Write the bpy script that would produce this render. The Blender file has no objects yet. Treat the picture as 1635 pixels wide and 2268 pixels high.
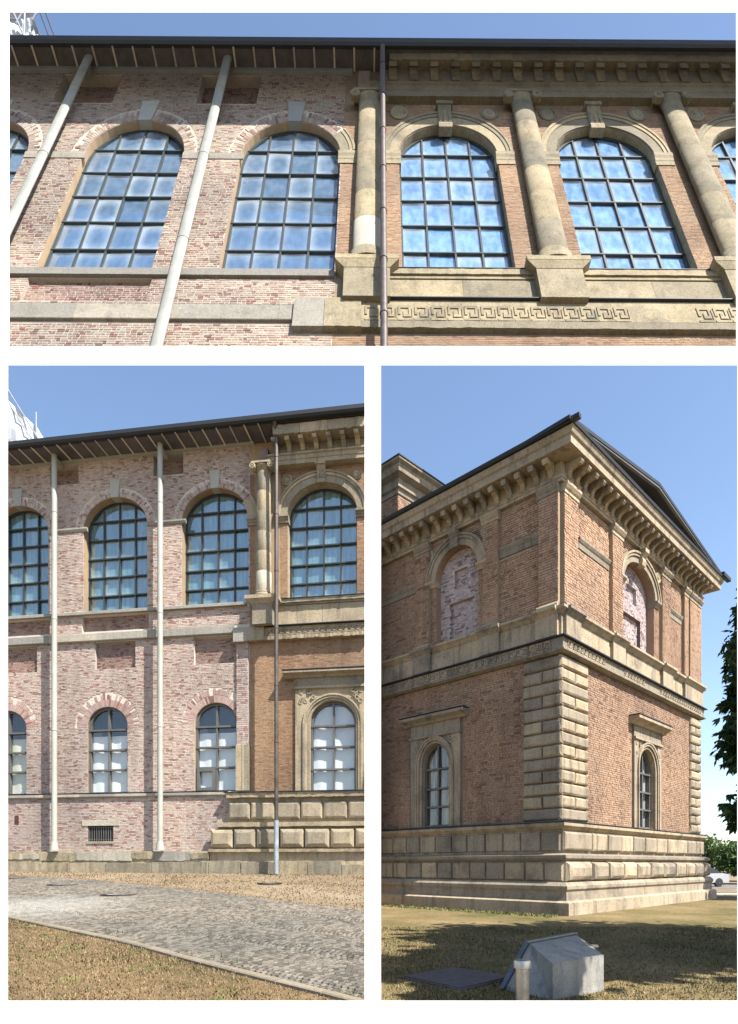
import bpy, math, random
from mathutils import Vector, Matrix
from mathutils.geometry import tessellate_polygon
R = math.radians
rnd = random.Random(7)
scene = bpy.context.scene
EYE = 1.75

# ------------------------------------------------------------------ camera, sky, sun, exposure
cam_data = bpy.data.cameras.new('camera')
cam = bpy.data.objects.new('camera', cam_data)
scene.collection.objects.link(cam)
cam.location = (0, 0, EYE)
cam.rotation_euler = (R(90), 0, 0)                 # level camera with a risen (shift) lens
cam_data.sensor_fit = 'HORIZONTAL'
cam_data.sensor_width = 36
cam_data.lens = 36 * 1300 / 1635
cam_data.shift_y = (1915 - 1134) / 1635
cam_data.clip_start = 0.05
cam_data.clip_end = 2000
scene.camera = cam

SUN_EL, SUN_AZ = 52, 130                           # azimuth clockwise from +Y
world = bpy.data.worlds.new('World')
scene.world = world
world.use_nodes = True
wn = world.node_tree
bg = wn.nodes['Background']
sky = wn.nodes.new('ShaderNodeTexSky')
sky.sky_type = 'NISHITA'
sky.sun_disc = False
sky.sun_elevation = R(SUN_EL)
sky.sun_rotation = R(SUN_AZ)
sky.air_density = 1.0
sky.dust_density = 0.8
sky.ozone_density = 1.1
wn.links.new(sky.outputs[0], bg.inputs[0])
bg.inputs[1].default_value = 0.105

sun_data = bpy.data.lights.new('sun', 'SUN')
sun_data.energy = 5.0
sun_data.angle = R(0.5)
sun_data.color = (1.0, 0.955, 0.88)
sun = bpy.data.objects.new('sun', sun_data)
scene.collection.objects.link(sun)
SUNV = Vector((math.sin(R(SUN_AZ)) * math.cos(R(SUN_EL)), math.cos(R(SUN_AZ)) * math.cos(R(SUN_EL)), math.sin(R(SUN_EL))))
sun.rotation_euler = (-SUNV).to_track_quat('-Z', 'Y').to_euler()
sun.location = (20, -20, 40)

vs = scene.view_settings
vs.view_transform = 'Standard'
vs.look = 'None'
vs.exposure = 1.38
vs.gamma = 1.0
vs.use_curve_mapping = False
scene.cycles.max_bounces = 6
scene.cycles.transparent_max_bounces = 8

# ------------------------------------------------------------------ materials
def nd(nt, typ, **kw):
    n = nt.nodes.new(typ)
    for k, v in kw.items():
        setattr(n, k, v)
    return n

def ramp(nt, stops, interp='LINEAR'):
    r = nd(nt, 'ShaderNodeValToRGB')
    r.color_ramp.interpolation = interp
    e = r.color_ramp.elements
    while len(e) < len(stops):
        e.new(0.5)
    for el, (p, c) in zip(e, stops):
        el.position = p
        el.color = (*c, 1) if len(c) == 3 else c
    return r

def coords(nt, scale=(1, 1, 1), kind='pos'):
    m = nd(nt, 'ShaderNodeMapping')
    m.inputs['Scale'].default_value = scale
    if kind == 'pos':
        nt.links.new(nd(nt, 'ShaderNodeNewGeometry').outputs['Position'], m.inputs[0])
    else:
        nt.links.new(nd(nt, 'ShaderNodeTexCoord').outputs['Object'], m.inputs[0])
    return m

def noise(nt, scale, detail=4, vec=None, rough=0.55):
    n = nd(nt, 'ShaderNodeTexNoise')
    n.inputs['Scale'].default_value = scale
    n.inputs['Detail'].default_value = detail
    n.inputs['Roughness'].default_value = rough
    if vec:
        nt.links.new(vec.outputs[0], n.inputs['Vector'])
    return n

def mixc(nt, a, b, fac, mode='MIX'):
    m = nd(nt, 'ShaderNodeMix', data_type='RGBA', blend_type=mode)
    for sock, v in ((0, fac), (6, a), (7, b)):
        if hasattr(v, 'is_output') or hasattr(v, 'links'):
            nt.links.new(v, m.inputs[sock])
        elif sock == 0:
            m.inputs[0].default_value = v
        else:
            m.inputs[sock].default_value = (*v, 1)
    return m.outputs[2]

def new_mat(name):
    m = bpy.data.materials.new(name)
    m.use_nodes = True
    nt = m.node_tree
    return m, nt, nt.nodes['Principled BSDF']

def bump(nt, p, h, strength=0.3, dist=0.02):
    b = nd(nt, 'ShaderNodeBump')
    b.inputs['Strength'].default_value = strength
    b.inputs['Distance'].default_value = dist
    nt.links.new(h, b.inputs['Height'])
    nt.links.new(b.outputs[0], p.inputs['Normal'])

def island_random(nt):
    g = nd(nt, 'ShaderNodeNewGeometry')
    o = nd(nt, 'ShaderNodeObjectInfo')
    a = nd(nt, 'ShaderNodeMath', operation='ADD')
    f = nd(nt, 'ShaderNodeMath', operation='FRACT')
    nt.links.new(g.outputs['Random Per Island'], a.inputs[0])
    nt.links.new(o.outputs['Random'], a.inputs[1])
    nt.links.new(a.outputs[0], f.inputs[0])
    return f.outputs[0]

def mat_brick(name, stops, wash, wash_amt, s=1.0):
    m, nt, p = new_mat(name)
    rp = ramp(nt, stops, 'CONSTANT')
    nt.links.new(island_random(nt), rp.inputs[0])
    v = coords(nt, (1, 1, 1))
    n1 = noise(nt, 0.55 / s, 5, v)
    n2 = noise(nt, 14 / s, 5, v, 0.65)
    r1 = ramp(nt, [(0.38, (0, 0, 0)), (0.66, (1, 1, 1))])
    nt.links.new(n1.outputs[0], r1.inputs[0])
    r2 = ramp(nt, [(0.42, (0, 0, 0)), (0.6, (1, 1, 1))])
    nt.links.new(n2.outputs[0], r2.inputs[0])
    k = nd(nt, 'ShaderNodeMath', operation='MULTIPLY_ADD')
    nt.links.new(r1.outputs[0], k.inputs[0])
    k.inputs[1].default_value = wash_amt * 0.5
    k.inputs[2].default_value = wash_amt * 0.25
    k2 = nd(nt, 'ShaderNodeMath', operation='MULTIPLY_ADD')
    nt.links.new(r2.outputs[0], k2.inputs[0])
    k2.inputs[1].default_value = wash_amt * 0.45
    nt.links.new(k.outputs[0], k2.inputs[2])
    k2.use_clamp = True
    c = mixc(nt, rp.outputs[0], wash, k2.outputs[0])
    n3 = noise(nt, 0.22 / s, 3, v)
    r3 = ramp(nt, [(0.35, (0.72, 0.72, 0.74)), (0.62, (1.06, 1.04, 1.0))])
    nt.links.new(n3.outputs[0], r3.inputs[0])
    c = mixc(nt, c, r3.outputs[0], 1.0, 'MULTIPLY')
    vs_ = coords(nt, (1.6, 1.6, 0.16))
    n4 = noise(nt, 1.1 / s, 6, vs_, 0.7)
    r4 = ramp(nt, [(0.34, (.74, .72, .72)), (0.52, (1, 1, 1))])
    nt.links.new(n4.outputs[0], r4.inputs[0])
    c = mixc(nt, c, r4.outputs[0], 0.8, 'MULTIPLY')
    nt.links.new(c, p.inputs['Base Color'])
    p.inputs['Roughness'].default_value = 0.95
    p.inputs['Specular IOR Level'].default_value = 0.2
    bump(nt, p, n2.outputs[0], 0.5, 0.02 * s)
    return m

def mat_stone(name, a, b, dark, s=1.0, streak=0.5, spot=0.3, rough=0.9):
    m, nt, p = new_mat(name)
    v = coords(nt)
    n1 = noise(nt, 1.1 / s, 6, v, 0.6)
    c = ramp(nt, [(0.3, a), (0.7, b)])
    nt.links.new(n1.outputs[0], c.inputs[0])
    rr = ramp(nt, [(0.0, (0.72, 0.73, 0.76)), (0.5, (1.0, .98, .95)), (1.0, (1.2, 1.14, 1.04))])
    nt.links.new(island_random(nt), rr.inputs[0])
    cc = mixc(nt, c.outputs[0], rr.outputs[0], 1.0, 'MULTIPLY')
    vst = coords(nt, (2.2, 2.2, 0.25))
    n2 = noise(nt, 1.5 / s, 6, vst, 0.7)
    r2 = ramp(nt, [(0.5, (0, 0, 0)), (0.72, (1, 1, 1))])
    nt.links.new(n2.outputs[0], r2.inputs[0])
    k = nd(nt, 'ShaderNodeMath', operation='MULTIPLY')
    nt.links.new(r2.outputs[0], k.inputs[0])
    k.inputs[1].default_value = streak
    cc = mixc(nt, cc, dark, k.outputs[0])
    n5 = noise(nt, 0.8 / s, 8, v, 0.72)
    r5 = ramp(nt, [(0.52, (0, 0, 0)), (0.68, (1, 1, 1))])
    nt.links.new(n5.outputs[0], r5.inputs[0])
    k5 = nd(nt, 'ShaderNodeMath', operation='MULTIPLY')
    nt.links.new(r5.outputs[0], k5.inputs[0])
    k5.inputs[1].default_value = streak * 0.75
    cc = mixc(nt, cc, tuple(0.5 * (d + sum(dark) / 3) for d in dark), k5.outputs[0])
    n3 = noise(nt, 16 / s, 6, v, 0.75)
    r3 = ramp(nt, [(0.3, (1 - spot,) * 3), (0.6, (1.05, 1.05, 1.05))])
    nt.links.new(n3.outputs[0], r3.inputs[0])
    cc = mixc(nt, cc, r3.outputs[0], 1.0, 'MULTIPLY')
    nt.links.new(cc, p.inputs['Base Color'])
    p.inputs['Roughness'].default_value = rough
    p.inputs['Specular IOR Level'].default_value = 0.25
    bump(nt, p, n3.outputs[0], 0.55, 0.03 * s)
    return m

def mat_plain(name, col, rough=0.5, metal=0.0, var=0.2, scale=3.0, spec=0.5, bmp=0.1):
    m, nt, p = new_mat(name)
    v = coords(nt)
    n = noise(nt, scale, 5, v, 0.65)
    r = ramp(nt, [(0.3, tuple(c * (1 - var) for c in col)), (0.7, tuple(min(1, c * (1 + var)) for c in col))])
    nt.links.new(n.outputs[0], r.inputs[0])
    nt.links.new(r.outputs[0], p.inputs['Base Color'])
    p.inputs['Roughness'].default_value = rough
    p.inputs['Metallic'].default_value = metal
    p.inputs['Specular IOR Level'].default_value = spec
    if bmp:
        bump(nt, p, n.outputs[0], bmp, 0.01)
    return m

def mat_glass(name, tint, fac, edge_sheen=0.0):
    m, nt, p = new_mat(name)
    nt.nodes.remove(p)
    out = nt.nodes['Material Output']
    t = nd(nt, 'ShaderNodeBsdfTransparent')
    t.inputs[0].default_value = (*tint, 1)
    g = nd(nt, 'ShaderNodeBsdfGlossy')
    g.inputs['Roughness'].default_value = 0.02
    v = coords(nt)
    b = nd(nt, 'ShaderNodeBump')
    b.inputs['Strength'].default_value = 0.012
    b.inputs['Distance'].default_value = 0.05
    nt.links.new(noise(nt, 0.9, 2, v).outputs[0], b.inputs['Height'])
    nt.links.new(b.outputs[0], g.inputs['Normal'])
    mx = nd(nt, 'ShaderNodeMixShader')
    mx.inputs[0].default_value = fac
    nt.links.new(t.outputs[0], mx.inputs[1])
    nt.links.new(g.outputs[0], mx.inputs[2])
    if not edge_sheen:
        nt.links.new(mx.outputs[0], out.inputs[0])
        return m
    # reflections painted on as a pale tone towards the edges of each pane
    tc = nd(nt, 'ShaderNodeTexCoord')
    sep = nd(nt, 'ShaderNodeSeparateXYZ')
    nt.links.new(tc.outputs['Generated'], sep.inputs[0])
    r2 = None
    for ax in (0, 2):
        q = nd(nt, 'ShaderNodeMath', operation='SUBTRACT')
        nt.links.new(sep.outputs[ax], q.inputs[0])
        q.inputs[1].default_value = 0.5
        p4 = nd(nt, 'ShaderNodeMath', operation='POWER')
        ab = nd(nt, 'ShaderNodeMath', operation='ABSOLUTE')
        nt.links.new(q.outputs[0], ab.inputs[0])
        nt.links.new(ab.outputs[0], p4.inputs[0])
        p4.inputs[1].default_value = 2.6
        if r2 is None: r2 = p4
        else:
            ad = nd(nt, 'ShaderNodeMath', operation='ADD')
            nt.links.new(r2.outputs[0], ad.inputs[0])
            nt.links.new(p4.outputs[0], ad.inputs[1])
            r2 = ad
    oi = nd(nt, 'ShaderNodeObjectInfo')
    sc_ = nd(nt, 'ShaderNodeMath', operation='MULTIPLY')
    nt.links.new(r2.outputs[0], sc_.inputs[0])
    nt.links.new(oi.outputs['Random'], sc_.inputs[1])
    nz = noise(nt, 1.2, 3, v, 0.6)
    a2 = nd(nt, 'ShaderNodeMath', operation='MULTIPLY_ADD')
    nt.links.new(sc_.outputs[0], a2.inputs[0])
    a2.inputs[1].default_value = 3.6
    nzz = nd(nt, 'ShaderNodeMath', operation='MULTIPLY')
    nt.links.new(nz.outputs[0], nzz.inputs[0])
    nzz.inputs[1].default_value = 0.15
    nt.links.new(nzz.outputs[0], a2.inputs[2])
    rr = ramp(nt, [(0.10, (0, 0, 0)), (0.5, (edge_sheen, edge_sheen, edge_sheen))])
    nt.links.new(a2.outputs[0], rr.inputs[0])
    df = nd(nt, 'ShaderNodeBsdfDiffuse')
    df.inputs[0].default_value = (.55, .60, .64, 1)
    m2 = nd(nt, 'ShaderNodeMixShader')
    nt.links.new(rr.outputs[0], m2.inputs[0])
    nt.links.new(mx.outputs[0], m2.inputs[1])
    nt.links.new(df.outputs[0], m2.inputs[2])
    nt.links.new(m2.outputs[0], out.inputs[0])
    return m

def mat_curtain(name, a, b, s=1.0):
    m, nt, p = new_mat(name)
    v = coords(nt, (1, 1, 0.12))
    n = noise(nt, 7.0 / s, 3, v, 0.5)
    n2 = noise(nt, 1.6 / s, 2, coords(nt), 0.5)
    mm = nd(nt, 'ShaderNodeMath', operation='MULTIPLY_ADD')
    nt.links.new(n2.outputs[0], mm.inputs[0])
    mm.inputs[1].default_value = 0.12
    ad = nd(nt, 'ShaderNodeMath', operation='MULTIPLY')
    nt.links.new(n.outputs[0], ad.inputs[0])
    ad.inputs[1].default_value = 1.08
    nt.links.new(ad.outputs[0], mm.inputs[2])
    r = ramp(nt, [(0.45, a), (0.78, b)])
    nt.links.new(mm.outputs[0], r.inputs[0])
    nt.links.new(r.outputs[0], p.inputs['Base Color'])
    p.inputs['Roughness'].default_value = 0.9
    return m

M = {}
pink = [(0, (.43, .35, .30)), (.26, (.385, .295, .25)), (.46, (.46, .395, .35)), (.66, (.36, .245, .21)), (.80, (.27, .115, .098)), (.87, (.42, .335, .29)), (.955, (.16, .09, .08))]
M['brick_pink'] = mat_brick('brick_pink', pink, (.47, .405, .36), 0.35)
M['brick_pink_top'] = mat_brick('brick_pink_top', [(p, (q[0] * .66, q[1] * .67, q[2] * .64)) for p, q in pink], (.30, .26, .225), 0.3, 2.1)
M['mortar_pale'] = mat_stone('mortar_pale', (.42, .38, .345), (.49, .445, .405), (.28, .24, .22), 1.0, 0.3, 0.2)
buff = [(0, (.31, .185, .115)), (.2, (.275, .15, .09)), (.4, (.325, .21, .135)), (.6, (.24, .12, .075)), (.72, (.295, .175, .115)), (.9, (.15, .08, .055)), (.95, (.33, .235, .16))]
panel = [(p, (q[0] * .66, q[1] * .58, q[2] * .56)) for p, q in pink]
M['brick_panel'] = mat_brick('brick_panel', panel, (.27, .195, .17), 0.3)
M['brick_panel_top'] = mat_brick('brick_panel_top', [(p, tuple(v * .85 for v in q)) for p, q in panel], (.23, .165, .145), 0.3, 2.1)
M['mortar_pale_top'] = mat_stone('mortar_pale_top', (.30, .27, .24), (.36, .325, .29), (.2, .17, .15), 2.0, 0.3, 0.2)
M['brick_fan'] = mat_brick('brick_fan', [(p, (q[0] * .9, q[1] * .8, q[2] * .8)) for p, q in pink], (.40, .31, .275), 0.3)
M['brick_buff'] = mat_brick('brick_buff', buff, (.34, .25, .16), 0.5)
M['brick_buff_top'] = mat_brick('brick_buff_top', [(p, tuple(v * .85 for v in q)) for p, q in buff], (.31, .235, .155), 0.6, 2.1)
M['mortar_buff'] = mat_stone('mortar_buff', (.25, .185, .125), (.31, .235, .16), (.16, .11, .08), 1.0, 0.3, 0.2)
tan = [(0, (.30, .19, .13)), (.2, (.265, .155, .10)), (.42, (.315, .21, .15)), (.62, (.225, .125, .08)), (.74, (.29, .185, .13)), (.88, (.12, .07, .05)), (.95, (.33, .24, .175))]
M['brick_tan'] = mat_brick('brick_tan', tan, (.37, .265, .185), 0.5)
M['brick_white'] = mat_brick('brick_white', [(0, (.45, .38, .37)), (.3, (.40, .31, .31)), (.55, (.50, .45, .44)), (.75, (.30, .20, .20)), (.88, (.16, .1, .1))], (.50, .44, .435), 0.3)
M['sandstone'] = mat_stone('sandstone', (.28, .235, .165), (.37, .32, .235), (.10, .085, .062), 1.0, 0.65, 0.35)
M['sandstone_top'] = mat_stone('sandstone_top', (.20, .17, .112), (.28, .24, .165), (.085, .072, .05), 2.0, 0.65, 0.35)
M['sandstone_br'] = mat_stone('sandstone_br', (.28, .23, .165), (.37, .31, .23), (.08, .07, .055), 1.0, 0.8, 0.35)
M['new_stone'] = mat_stone('new_stone', (.33, .31, .26), (.39, .37, .315), (.24, .225, .19), 2.0, 0.2, 0.12)
M['concrete'] = mat_stone('concrete', (.30, .28, .24), (.36, .34, .295), (.17, .155, .13), 1.0, 0.55, 0.3)
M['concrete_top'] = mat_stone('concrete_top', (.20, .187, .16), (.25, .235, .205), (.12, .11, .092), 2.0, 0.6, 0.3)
M['foundation'] = mat_stone('foundation', (.27, .23, .155), (.35, .31, .225), (.13, .105, .07), 0.8, 0.8, 0.45)
M['key_grey'] = mat_stone('key_grey', (.27, .28, .265), (.32, .33, .31), (.25, .25, .23), 1.5, 0.3, 0.15)
M['soffit'] = mat_stone('soffit', (.55, .50, .43), (.65, .60, .52), (.34, .30, .25), 1.0, 0.5, 0.3)
M['gutter'] = mat_plain('gutter', (.010, .012, .015), 0.6, 0.0, 0.3, 2.0)
M['roof_dark'] = mat_plain('roof_dark', (.09, .082, .085), 0.6, 0.1, 0.3, 2.0)
M['steel_pale'] = mat_plain('steel_pale', (.31, .31, .27), 0.5, 0.0, 0.14, 1.2)
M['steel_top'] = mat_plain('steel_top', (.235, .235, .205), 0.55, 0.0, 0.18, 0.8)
M['pipe_brown'] = mat_plain('pipe_brown', (.085, .068, .058), 0.5, 0.3, 0.35, 3.0)
M['pipe_grey'] = mat_plain('pipe_grey', (.30, .34, .37), 0.45, 0.4, 0.3, 4.0)
M['frame_teal'] = mat_plain('frame_teal', (.026, .036, .036), 0.5, 0.1, 0.25, 2.0)
M['frame_grey'] = mat_plain('frame_grey', (.10, .097, .09), 0.5, 0.1, 0.2, 2.0)
M['glass_blue'] = mat_glass('glass_blue', (.80, .90, 1.0), 0.24, 0.26)
M['glass_teal'] = mat_glass('glass_teal', (.84, .93, .93), 0.2, 0.26)
M['glass_low'] = mat_glass('glass_low', (.95, .96, .96), 0.07)
M['glass_dark'] = mat_glass('glass_dark', (.45, .5, .52), 0.5)
M['curtain_blue'] = mat_curtain('curtain_blue', (.40, .48, .55), (.74, .79, .83), 2.2)
M['curtain_grey'] = mat_curtain('curtain_grey', (.25, .27, .28), (.36, .38, .39), 2.2)
M['curtain_low'] = mat_curtain('curtain_low', (.20, .265, .28), (.40, .48, .50), 1.0)
M['blind_white'] = mat_plain('blind_white', (.66, .67, .66), 0.9, 0, 0.06, 1.0, 0.2)
M['blind_cream'] = mat_plain('blind_cream', (.55, .52, .42), 0.9, 0, 0.06, 1.0, 0.2)
M['amber_reflection'] = mat_curtain('amber_reflection', (.06, .05, .035), (.52, .37, .20), 1.0)  # warm reflection in the shaded window, painted on the sheet behind the glass
M['dark_inside'] = mat_plain('dark_inside', (.025, .03, .03), 0.8, 0, 0.3, 2.0)
M['iron'] = mat_plain('iron', (.05, .045, .045), 0.6, 0.6, 0.4, 6.0)
M['rust'] = mat_plain('rust', (.07, .022, .018), 0.8, 0.1, 0.4, 6.0)
M['wall_white'] = mat_plain('wall_white', (.86, .86, .86), 0.9, 0, 0.01, 1.0, 0.1, 0)
M['sheet_white'] = mat_plain('sheet_white', (.52, .54, .56), 0.6, 0, 0.12, 1.5, 0.4, 0.3)
M['tube_grey'] = mat_plain('tube_grey', (.34, .36, .38), 0.4, 0.7, 0.2, 4.0)
M['mast_grey'] = mat_plain('mast_grey', (.3, .31, .32), 0.5, 0.5, 0.2, 2.0)
M['cabinet'] = mat_stone('cabinet', (.27, .255, .225), (.38, .365, .325), (.10, .10, .10), 0.35, 0.75, 0.3)
M['cabinet_lid'] = mat_plain('cabinet_lid', (.10, .11, .125), 0.4, 0.6, 0.25, 6.0)
M['steel_bright'] = mat_plain('steel_bright', (.45, .44, .42), 0.32, 0.8, 0.25, 8.0)
M['hatch'] = mat_plain('hatch', (.10, .105, .12), 0.5, 0.5, 0.35, 9.0)
M['bark'] = mat_stone('bark', (.10, .075, .055), (.16, .13, .10), (.05, .04, .03), 0.3, 0.6, 0.4)
M['asphalt'] = mat_stone('asphalt', (.12, .115, .11), (.16, .155, .15), (.09, .09, .085), 0.6, 0.1, 0.4)
M['path'] = mat_stone('path', (.34, .32, .28), (.42, .40, .36), (.25, .23, .2), 0.8, 0.1, 0.25)
M['car_white'] = mat_plain('car_white', (.34, .35, .36), 0.25, 0.0, 0.02, 1.0, 0.6, 0)
M['car_dark'] = mat_plain('car_dark', (.03, .034, .042), 0.25, 0.0, 0.02, 1.0, 0.6, 0)
M['car_glass'] = mat_plain('car_glass', (.015, .018, .02), 0.08, 0.0, 0.05, 1.0, 0.6, 0)
M['tyre'] = mat_plain('tyre', (.02, .02, .02), 0.85, 0, 0.2, 5.0)
M['lamp_red'] = mat_plain('lamp_red', (.30, .02, .02), 0.3, 0, 0.1, 2.0)

def mat_ground(name, a, b, c, s1=0.6, s2=7.0, s3=40.0, bmp=0.6):
    m, nt, p = new_mat(name)
    v = coords(nt)
    n1 = noise(nt, s1, 5, v, 0.6)
    n2 = noise(nt, s2, 6, v, 0.7)
    n3 = noise(nt, s3, 4, v, 0.7)
    r = ramp(nt, [(0.36, a), (0.52, b), (0.66, c)])
    mx = nd(nt, 'ShaderNodeMath', operation='MULTIPLY_ADD')
    nt.links.new(n1.outputs[0], mx.inputs[0])
    mx.inputs[1].default_value = 0.6
    h = nd(nt, 'ShaderNodeMath', operation='MULTIPLY')
    nt.links.new(n2.outputs[0], h.inputs[0])
    h.inputs[1].default_value = 0.4
    nt.links.new(h.outputs[0], mx.inputs[2])
    nt.links.new(mx.outputs[0], r.inputs[0])
    r3 = ramp(nt, [(0.3, (.6, .6, .6)), (0.65, (1.15, 1.15, 1.15))])
    nt.links.new(n3.outputs[0], r3.inputs[0])
    cc = mixc(nt, r.outputs[0], r3.outputs[0], 1.0, 'MULTIPLY')
    nt.links.new(cc, p.inputs['Base Color'])
    p.inputs['Roughness'].default_value = 1.0
    p.inputs['Specular IOR Level'].default_value = 0.1
    bump(nt, p, n3.outputs[0], bmp, 0.03)
    return m

M['lawn_dry'] = mat_ground('lawn_dry', (.075, .065, .03), (.16, .11, .058), (.23, .165, .09))
M['lawn_strip'] = mat_ground('lawn_strip', (.13, .09, .052), (.21, .145, .09), (.26, .19, .12))
M['lawn_shade'] = mat_ground('lawn_shade', (.065, .07, .024), (.17, .128, .062), (.27, .195, .108), 0.35)
M['soil'] = mat_ground('soil', (.16, .12, .08), (.22, .17, .11), (.28, .22, .15), 0.4)
M['joint_sand'] = mat_ground('joint_sand', (.06, .052, .04), (.085, .075, .06), (.12, .105, .085), 0.8)

def mat_island(name, stops, rough=0.85, bscale=30.0, trans=0.0):
    m, nt, p = new_mat(name)
    r = ramp(nt, stops)
    nt.links.new(island_random(nt), r.inputs[0])
    v = coords(nt)
    n = noise(nt, bscale, 4, v, 0.7)
    r3 = ramp(nt, [(0.3, (.7, .7, .7)), (0.65, (1.12, 1.12, 1.12))])
    nt.links.new(n.outputs[0], r3.inputs[0])
    nl = noise(nt, 0.5, 3, v)
    r4 = ramp(nt, [(0.35, (.78, .8, .8)), (0.65, (1.15, 1.1, 1.05))])
    nt.links.new(nl.outputs[0], r4.inputs[0])
    c = mixc(nt, r.outputs[0], r3.outputs[0], 1.0, 'MULTIPLY')
    c = mixc(nt, c, r4.outputs[0], 1.0, 'MULTIPLY')
    nt.links.new(c, p.inputs['Base Color'])
    p.inputs['Roughness'].default_value = rough
    p.inputs['Specular IOR Level'].default_value = 0.3
    if trans:
        out = nt.nodes['Material Output']
        tl = nd(nt, 'ShaderNodeBsdfTranslucent')
        nt.links.new(c, tl.inputs[0])
        mx = nd(nt, 'ShaderNodeMixShader')
        mx.inputs[0].default_value = trans
        nt.links.new(p.outputs[0], mx.inputs[1])
        nt.links.new(tl.outputs[0], mx.inputs[2])
        nt.links.new(mx.outputs[0], out.inputs[0])
    else:
        bump(nt, p, n.outputs[0], 0.4, 0.01)
    return m

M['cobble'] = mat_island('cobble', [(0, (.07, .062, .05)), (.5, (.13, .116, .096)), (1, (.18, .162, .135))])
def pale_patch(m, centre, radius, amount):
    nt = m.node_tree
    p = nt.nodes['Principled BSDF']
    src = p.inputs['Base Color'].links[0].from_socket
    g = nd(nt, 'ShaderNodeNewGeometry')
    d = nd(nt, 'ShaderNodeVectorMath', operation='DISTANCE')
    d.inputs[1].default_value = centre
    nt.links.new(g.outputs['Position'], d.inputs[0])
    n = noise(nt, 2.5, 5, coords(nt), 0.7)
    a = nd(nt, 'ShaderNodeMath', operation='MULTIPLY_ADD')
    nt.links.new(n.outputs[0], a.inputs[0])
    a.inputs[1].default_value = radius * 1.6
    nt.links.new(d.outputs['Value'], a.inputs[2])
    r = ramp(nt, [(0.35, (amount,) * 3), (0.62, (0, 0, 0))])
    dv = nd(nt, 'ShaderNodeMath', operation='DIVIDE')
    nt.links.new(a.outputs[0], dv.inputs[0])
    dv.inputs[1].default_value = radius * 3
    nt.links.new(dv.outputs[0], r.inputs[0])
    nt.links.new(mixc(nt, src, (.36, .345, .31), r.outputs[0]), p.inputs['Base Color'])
pale_patch(M['cobble'], (-7.6, 13.2, .8), 2.6, .4)  # setts blend to a paler tone around one spot of the road
M['kerb'] = mat_island('kerb', [(0, (.16, .135, .095)), (1, (.23, .195, .145))])
M['grass_dry'] = mat_island('grass_dry', [(0, (.10, .072, .038)), (.45, (.175, .12, .066)), (.80, (.24, .172, .098)), (.92, (.10, .092, .038)), (1, (.06, .072, .026))], 0.8, 3.0)
M['grass_green'] = mat_island('grass_green', [(0, (.06, .085, .022)), (.6, (.11, .13, .04)), (1, (.22, .19, .08))], 0.8, 3.0)
M['grass_mixed'] = mat_island('grass_mixed', [(0, (.045, .065, .017)), (.35, (.10, .095, .034)), (.65, (.20, .15, .075)), (1, (.28, .205, .115))], 0.8, 3.0)
M['shade_sheet'] = mat_island('shade_sheet', [(0, (.72, .74, .76)), (1, (.72, .74, .76))], 0.7, 1.0, 0.25)
M['leaf'] = mat_island('leaf', [(0, (.022, .045, .02)), (.6, (.035, .075, .025)), (1, (.06, .11, .03))], 0.45, 4.0, 0.2)
M['leaf_light'] = mat_island('leaf_light', [(0, (.06, .11, .03)), (.6, (.09, .16, .04)), (1, (.14, .2, .06))], 0.6, 1.0, 0.25)

# ------------------------------------------------------------------ geometry helpers
COL = scene.collection

class Fr:
    """local frame: x = along the face to the right, y = into the wall, z = up the face"""
    def __init__(self, O, S, T):
        S = Vector(S).normalized(); T = Vector(T).normalized()
        N = T.cross(S)
        self.m = Matrix(((S.x, N.x, T.x, O[0]), (S.y, N.y, T.y, O[1]), (S.z, N.z, T.z, O[2]), (0, 0, 0, 1)))

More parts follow.
